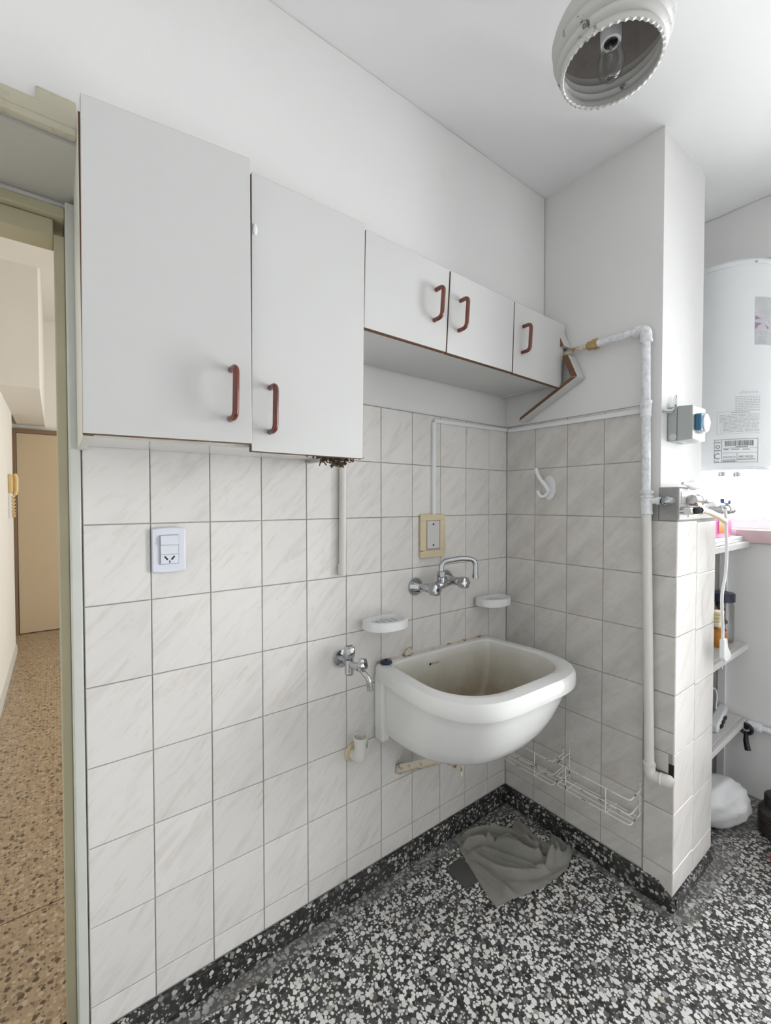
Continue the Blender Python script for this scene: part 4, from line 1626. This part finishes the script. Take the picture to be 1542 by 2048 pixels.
jr = thing('storage_jar', (.885, -.56, .7355), 'glass jar with a navy lid on the middle niche shelf', 'jar')
b = MB().lathe([(.0, 0), (.052, .001), (.056, .008), (.056, .175), (.050, .190), (.046, .192)], (.892, -.575, .7355), (0, 0, 1), 28)
b.build('glass_body', M['bulb'], jr)
b = MB().lathe([(.0, 0), (.059, .001), (.059, .036), (.056, .040), (.0, .041)], (.892, -.575, .929), (0, 0, 1), 28)
b.build('lid', M['navy'], jr)
b = MB()
rnd = random.Random(9)
for k in range(26):
    a, rr = rnd.uniform(0, 2 * PI), rnd.uniform(0, .032)
    z = .752 + .16 * (k / 26)
    b.ball((.892 + rr * math.cos(a), -.575 + rr * math.sin(a), z), .015, .015, .013, 8, 6)
ct = b.build('contents', M['nest'], jr)
ct['kind'] = 'stuff'
am = thing('amber_bottle', (.79, -.60, .7355), 'squat amber plastic bottle on the middle niche shelf', 'bottle')
b = MB().lathe([(.0, 0), (.036, .001), (.038, .006), (.038, .055), (.030, .070), (.014, .078), (.014, .088)], (.785, -.598, .7355), (0, 0, 1), 24)
b.build('body', M['amber'], am)
b = MB().lathe([(.0, 0), (.017, .001), (.017, .018), (.0, .019)], (.785, -.598, .824), (0, 0, 1), 18)
b.build('cap', M['plastic'], am)

# white multi-way plug block held on the pier end
mp = thing('adaptor_block', (.39, -.715, .93), 'ribbed cream plug adaptor fixed at the pier edge behind the cord', 'adaptor')
b = MB()
for k in range(4):
    b.box(.376, .425, -.716 - .001 * k, -.690, .925 + k * .0135, .9375 + k * .0135)
b.build('ribbed_body', M['plastic_cream'], mp, .002)

# black tap on the wall of the niche
wt = thing('black_tap', (.93, -.60, .62), 'black wall tap above the lowest niche shelf', 'tap')
b = MB()
b.tube([(.9515, -.572, .655), (.915, -.576, .655)], .011, 12)
b.lathe([(.018, 0), (.022, .006), (.020, .016)], (.915, -.576, .655), (-1, 0, 0), 20, True, lambda k, t, r, d: (r * (1 + .15 * math.cos(5 * t)), d))
b.build('body', M['plastic_black'], wt)
b = MB().tube(smooth_path([(.915, -.577, .648), (.905, -.582, .622), (.900, -.584, .598)], 5), .008, 10)
b.build('spout', M['chrome_worn'], wt)

# things on the lowest shelf
cl = thing('plug_adaptor', (.88, -.62, .376), 'flat white bar with dark slots on the lowest niche shelf', 'adaptor')
b = MB().hexa([(.66, -.640, .376), (.94, -.600, .376), (.94, -.560, .376), (.66, -.60, .376), (.66, -.640, .412), (.94, -.600, .412), (.94, -.560, .412), (.66, -.60, .412)])
b.build('body', M['plastic'], cl, .008)
b = MB()
for k in range(3):
    x = .70 + k * .05
    b.box(x, x + .03, -.6405 + k * .007, -.6335 + k * .007, .387, .401)
b.build('slots', M['ink_black'], cl)['kind'] = 'stuff'
b = MB()
b.tube(smooth_path([(.80, -.56, .414), (.83, -.55, .47), (.87, -.56, .50), (.885, -.57, .47), (.86, -.575, .43), (.84, -.58, .414)], 5), .004, 7)
tag(b.build('white_loop', M['plastic']), 'loop of white cord on the lowest niche shelf', 'cord')

# water pipe with lever on the right wall
wp = thing('wall_pipe', (.94, -1.0, .33), 'white painted pipe along the foot of the right wall with a black lever', 'pipe')
b = MB().tube(fillet([(.985, -.61, .345), (.946, -.61, .345), (.946, -1.0, .350)], .02, 5), .0145, 14)
b.build('pipe_run', M['pipe_paint'], wp, sharp=60)
b = MB().lathe([(.019, 0), (.021, .004), (.021, .05), (.019, .054)], (.946, -.675, .346), (0, -1, 0), 16)
b.build('valve_body', M['pipe_paint'], wp)
b = MB()
b.tube([(.926, -.680, .346), (.905, -.680, .346)], .010, 12)
b.tube([(.905 + .0 * math.cos(a), -.680 + .022 * math.cos(a), .340 + .022 * math.sin(a)) for a in [2 * PI * k / 18 for k in range(18)]], .008, 8, True, True)
b.tube([(.905, -.680, .325), (.902, -.681, .285), (.896, -.690, .245)], [.008, .011, .012], 12)
b.build('lever', M['plastic_black'], wp, sharp=60)

# bag on the floor
b = MB()
rings = []
cx, cy, cz = .605, -.648, .104
n = 48
ma = 26
yawb = math.radians(-28)
for k in range(ma + 1):
    a = PI * k / ma
    ring = []
    for j in range(n):
        t = 2 * PI * j / n
        lx, ly, lz = -math.cos(a) * .165, math.sin(a) * .098 * math.cos(t), math.sin(a) * .104 * math.sin(t)
        p = Vector((lx, ly, lz))
        cre = noise.noise(p * 9 + Vector((3, 1, 0))) * .016 + noise.noise(p * 24) * .007
        crease = -.010 * abs(math.sin(t * 5 + lx * 16)) * math.sin(a)
        d = p.normalized() if p.length > 1e-6 else Vector((1, 0, 0))
        p = p + d * (cre + crease)
        if k > ma - 5:
            p.x -= (k - ma + 5) * .014 * (1.0 if k > ma - 3 else .5)
        x = cx + p.x * math.cos(yawb) - p.y * math.sin(yawb)
        y = cy + p.x * math.sin(yawb) + p.y * math.cos(yawb)
        ring.append(Vector((x, y, max(.0015, cz + p.z))))
    rings.append(ring)
bg_ = thing('trash_bag', (cx, cy, 0), 'crumpled white plastic bag on the floor behind the pier', 'bag')
b.loft(rings, True, True)
b.build('film', M['bag'], bg_, sharp=80)
b = MB()
b.tube(smooth_path([(.47, -.58, .14), (.45, -.56, .18), (.43, -.54, .21)], 4), [.03, .024, .022, .02, .02, .018, .018, .02, .03], 10)
b.build('twisted_neck', M['bag'], bg_, sharp=80)

# dark ribbed pot and red object at the frame edge
dk = thing('ribbed_bottle', (.744, -.845, 0), 'dark ribbed bottle with a black lid on the floor by the right wall', 'bottle')
b = MB()
pr_ = [(.0, .0), (.068, .001)]
for k in range(7):
    z = .008 + k * .0145
    pr_ += [(.078, z), (.082, z + .005), (.078, z + .010)]
pr_ += [(.070, .118), (.060, .124)]
b.lathe(pr_, (.744, -.845, 0), (0, 0, 1), 32)
b.build('body', M['ribbed'], dk)
b = MB().lathe([(.0, 0), (.062, .001), (.062, .036), (.055, .042), (.0, .043)], (.744, -.845, .1245), (0, 0, 1), 28)
b.build('lid', M['plastic_black'], dk)
rd = thing('red_bottle', (.52, -.92, 0), 'red plastic bottle lying at the right end of the floor', 'bottle')
b = MB().lathe([(.0, 0), (.040, .002), (.048, .014), (.048, .16), (.035, .20), (.016, .22)], (.468, -.896, .0485), (.95, -.3, 0), 28)
b.build('body', M['red'], rd)
b = MB().lathe([(.0, 0), (.019, .001), (.019, .03), (.0, .031)], Vector((.468, -.896, .0485)) + Vector((.95, -.3, 0)).normalized() * .221, (.95, -.3, 0), 18)
b.build('cap', M['red'], rd)

# ================================================================== FLOOR CLOTH
outline = [(-.376, -.022), (-.304, -.022), (-.26, -.032), (-.205, -.056), (-.147, -.099), (-.123, -.132), (-.066, -.102), (-.058, -.174), (-.083, -.21), (-.082, -.251), (-.069, -.274), (-.016, -.251), (-.016, -.3), (-.03, -.353), (-.07, -.372), (-.136, -.39), (-.211, -.388), (-.221, -.375), (-.233, -.386), (-.289, -.375), (-.343, -.363), (-.401, -.344), (-.447, -.333), (-.474, -.326), (-.464, -.287), (-.445, -.226), (-.418, -.155), (-.402, -.109), (-.393, -.08), (-.377, -.067), (-.373, -.05), (-.37, -.03)]
folds = [([(-.33, -.048), (-.233, -.08), (-.183, -.132), (-.166, -.192), (-.166, -.262), (-.16, -.315)], .030, .010),
         ([(-.358, -.079), (-.28, -.125), (-.244, -.203), (-.193, -.302), (-.16, -.344), (-.084, -.36), (-.03, -.34), (-.02, -.27)], .036, .010),
         ([(-.377, -.133), (-.358, -.223), (-.306, -.295), (-.24, -.334), (-.168, -.349)], .022, .011),
         ([(-.417, -.126), (-.44, -.231), (-.467, -.328), (-.354, -.371)], .007, .004),
         ([(-.4, -.163), (-.399, -.256), (-.393, -.342)], .014, .011),
         ([(-.27, -.126), (-.202, -.171), (-.176, -.223), (-.168, -.285)], .024, .008),
         ([(-.09, -.132), (-.095, -.199), (-.127, -.253), (-.14, -.306)], .020, .010),
         ([(-.034, -.296), (-.05, -.344), (-.111, -.363), (-.179, -.335)], .014, .009),
         ([(-.251, -.16), (-.233, -.223), (-.208, -.29), (-.167, -.327)], .020, .007)]


def seg_dist(px, py, a, c):
    ax_, ay_ = a
    bx_, by_ = c
    dx, dy = bx_ - ax_, by_ - ay_
    t = max(0, min(1, ((px - ax_) * dx + (py - ay_) * dy) / (dx * dx + dy * dy + 1e-12)))
    return math.hypot(px - ax_ - t * dx, py - ay_ - t * dy)


def inside(px, py, poly):
    r = False
    j = len(poly) - 1
    for i in range(len(poly)):
        if (poly[i][1] > py) != (poly[j][1] > py) and px < (poly[j][0] - poly[i][0]) * (py - poly[i][1]) / (poly[j][1] - poly[i][1]) + poly[i][0]:
            r = not r
        j = i
    return r


sm_folds = [([(p.x, p.y) for p in smooth_path([(x, y, 0) for x, y in pl], 4)], h, w) for pl, h, w in folds]


def resample(pl, n=14):
    L = [0]
    for a, c in zip(pl[:-1], pl[1:]):
        L.append(L[-1] + math.hypot(c[0] - a[0], c[1] - a[1]))
    out_ = []
    for i in range(n):
        t = L[-1] * i / (n - 1)
        k = max(0, min(len(pl) - 2, next((q for q in range(len(pl) - 1) if L[q + 1] >= t), len(pl) - 2)))
        f = (t - L[k]) / max(1e-9, L[k + 1] - L[k])
        out_.append((pl[k][0] + (pl[k + 1][0] - pl[k][0]) * f, pl[k][1] + (pl[k + 1][1] - pl[k][1]) * f))
    return out_


for ia, ib, fr in ((0, 1, .35), (0, 1, .68), (1, 2, .3), (1, 2, .62), (0, 6, .5), (5, 8, .5)):
    pa, pb = resample(sm_folds[ia][0]), resample(sm_folds[ib][0])
    sm_folds.append(([(p[0] + (q[0] - p[0]) * fr, p[1] + (q[1] - p[1]) * fr) for p, q in zip(pa, pb)], .013, .0048))
step = .0036
vid = {}
vs, fs = [], []
nx, ny = int(.50 / step), int(.40 / step)


def cloth_h(x, y):
    de = min(seg_dist(x, y, outline[i], outline[(i + 1) % len(outline)]) for i in range(len(outline)))
    if not inside(x, y, outline):
        de = 0
    k = min(1, de / .016)
    h = .007 + .004 * noise.noise(Vector((x * 14, y * 14, 0))) + .0022 * noise.noise(Vector((x * 60, y * 60, 3)))
    kk = min(1, de / .034)
    for pl, hh, w in sm_folds:
        hh = hh * kk
        d = min(seg_dist(x, y, pl[i], pl[i + 1]) for i in range(len(pl) - 1))
        if d < 4 * w:
            h += hh * math.exp(-(d / w) ** 2) - .45 * hh * math.exp(-((d - 1.9 * w) / (w * .8)) ** 2)
    return .0012 + max(.0022, h) * (.25 + .75 * math.sin(k * PI / 2))


grid_ok = set()
for i in range(nx):
    for j in range(ny):
        x, y = -.49 + (i + .5) * step, -.40 + (j + .5) * step
        if inside(x, y, outline):
            grid_ok.add((i, j))
for (i, j) in grid_ok:
    q = []
    for (a, c) in ((i, j), (i + 1, j), (i + 1, j + 1), (i, j + 1)):
        if (a, c) not in vid:
            x, y = -.49 + a * step, -.40 + c * step
            vid[(a, c)] = len(vs)
            vs.append((x, y, cloth_h(x, y)))
        q.append(vid[(a, c)])
    fs.append(tuple(q))
b = MB()
b.add(vs, fs)
fc = b.build('floor_cloth', M['cloth'], sharp=180)
tag(fc, 'crumpled grey wet floor cloth on the terrazzo below the sink', 'cloth')
so_ = fc.modifiers.new('thickness', 'SOLIDIFY')
so_.thickness = .0010
so_.offset = 1

b = MB()
b.hexa([(-.040, -.556, .0003), (-.022, -.552, .0006), (-.020, -.540, .0006), (-.036, -.538, .0006), (-.036, -.552, .006), (-.026, -.550, .007), (-.024, -.543, .006), (-.034, -.542, .005)])
tag(b.build('plaster_chip', M['plastic'], bevel=.001), 'tiny white plaster chip on the floor near the pier skirting', 'chip')
# drain cover partly under the cloth
dc = thing('drain_cover', (-.46, -.16, 0), 'dark square floor drain cover half under the grey cloth', 'drain')
b = MB().prism([(-.500, -.105, .0004), (-.410, -.104, .0004), (-.425, -.221, .0004), (-.504, -.218, .0004)], (0, 0, .0022))
b.build('plate', M['drain_plate'], dc, .001)
b = MB()
b.lathe([(.0035, 0), (.0035, .0008)], (-.491, -.117, .0027), (0, 0, 1), 10)
b.build('screw', M['chrome_worn'], dc)

# ================================================================== CEILING LAMP
LX, LY = -.598, -.754
cl_ = thing('ceiling_lamp', (LX, LY, 2.44), 'ribbed white glass ceiling lamp shade with a bare bulb inside', 'lamp')
b = MB().lathe([(.0, 0), (.060, -.001), (.062, -.006), (.058, -.022), (.050, -.026)], (LX, LY, CEIL), (0, 0, 1), 36)
b.build('canopy', M['plastic'], cl_)


def scallop(k, t, r, d):
    return r, d + (.0022 * abs(math.sin(t * 28)) if k in (0, 1, 16) else 0)


outp = [(.1060, 0), (.1110, .0015), (.1125, .010), (.1115, .018), (.1095, .0205), (.1180, .025), (.1215, .031), (.1195, .037), (.1140, .041), (.1225, .047), (.1290, .054), (.1280, .062), (.1205, .067), (.1275, .073), (.1320, .083), (.1285, .096), (.1190, .116), (.1015, .138), (.0800, .158), (.0600, .176), (.0560, .240)]
inp = [(.0520, .236), (.0560, .176), (.0760, .155), (.0970, .135), (.1145, .113), (.1235, .096), (.1255, .083), (.1180, .074), (.1130, .067), (.1190, .061), (.1195, .053), (.1130, .046), (.1070, .041), (.1115, .035), (.1120, .029), (.1060, .023), (.1030, .019), (.1050, .010), (.1035, .003)]
b = MB()
nn = 176
b.mat = 0
b.lathe(outp, (LX, LY, 2.438), (0, 0, 1), nn, False, lambda k, t, r, d: (r, d + (.0034 * abs(math.sin(t * 22)) if k < 2 else 0)))
b.lathe([inp[-1], outp[0]], (LX, LY, 2.438), (0, 0, 1), nn, False, lambda k, t, r, d: (r, d + .0034 * abs(math.sin(t * 22))))
b.lathe(inp[5:], (LX, LY, 2.438), (0, 0, 1), nn, False, lambda k, t, r, d: (r, d + (.0034 * abs(math.sin(t * 22)) if k == len(inp) - 6 else 0)))
b.mat = 1
b.lathe(inp[:6], (LX, LY, 2.438), (0, 0, 1), nn, False)
b.build('shade', [M['shade'], M['shade_in']], cl_, sharp=50)
b = MB()
b.lathe([(.0155, -.045), (.022, -.045), (.0235, -.030), (.022, .012), (.016, .10), (.016, .12)], (LX, LY, 2.545), (0, 0, 1), 28, False)
b.build('socket', M['plastic'], cl_)
b = MB().lathe([(.0152, -.038), (.0152, .010), (.0, .012)], (LX, LY, 2.545), (0, 0, 1), 20)
b.build('socket_inside', M['plastic_black'], cl_)
b = MB()
b.lathe([(.0, -.060), (.010, -.0585), (.020, -.052), (.0275, -.040), (.0305, -.026), (.0290, -.010), (.0235, .008), (.0165, .026), (.0135, .038), (.0130, .05)], (LX, LY, 2.474), (0, 0, 1), 32, False)
bu = b.build('bulb', M['bulb'], cl_, sharp=180)
b = MB()
b.tube([(LX, LY, 2.520), (LX, LY, 2.485)], [.005, .003], 8)
for s_ in (-1, 1):
    b.tube([(LX, LY, 2.490), (LX + s_ * .010, LY, 2.468)], .0006, 5)
b.tube([(LX + .010 * math.cos(a), LY + .006 * math.sin(2 * a), 2.468 + .003 * math.cos(3 * a)) for a in [PI * k / 10 for k in range(11)]], .0005, 5)
b.build('filament', M['chrome_worn'], bu)
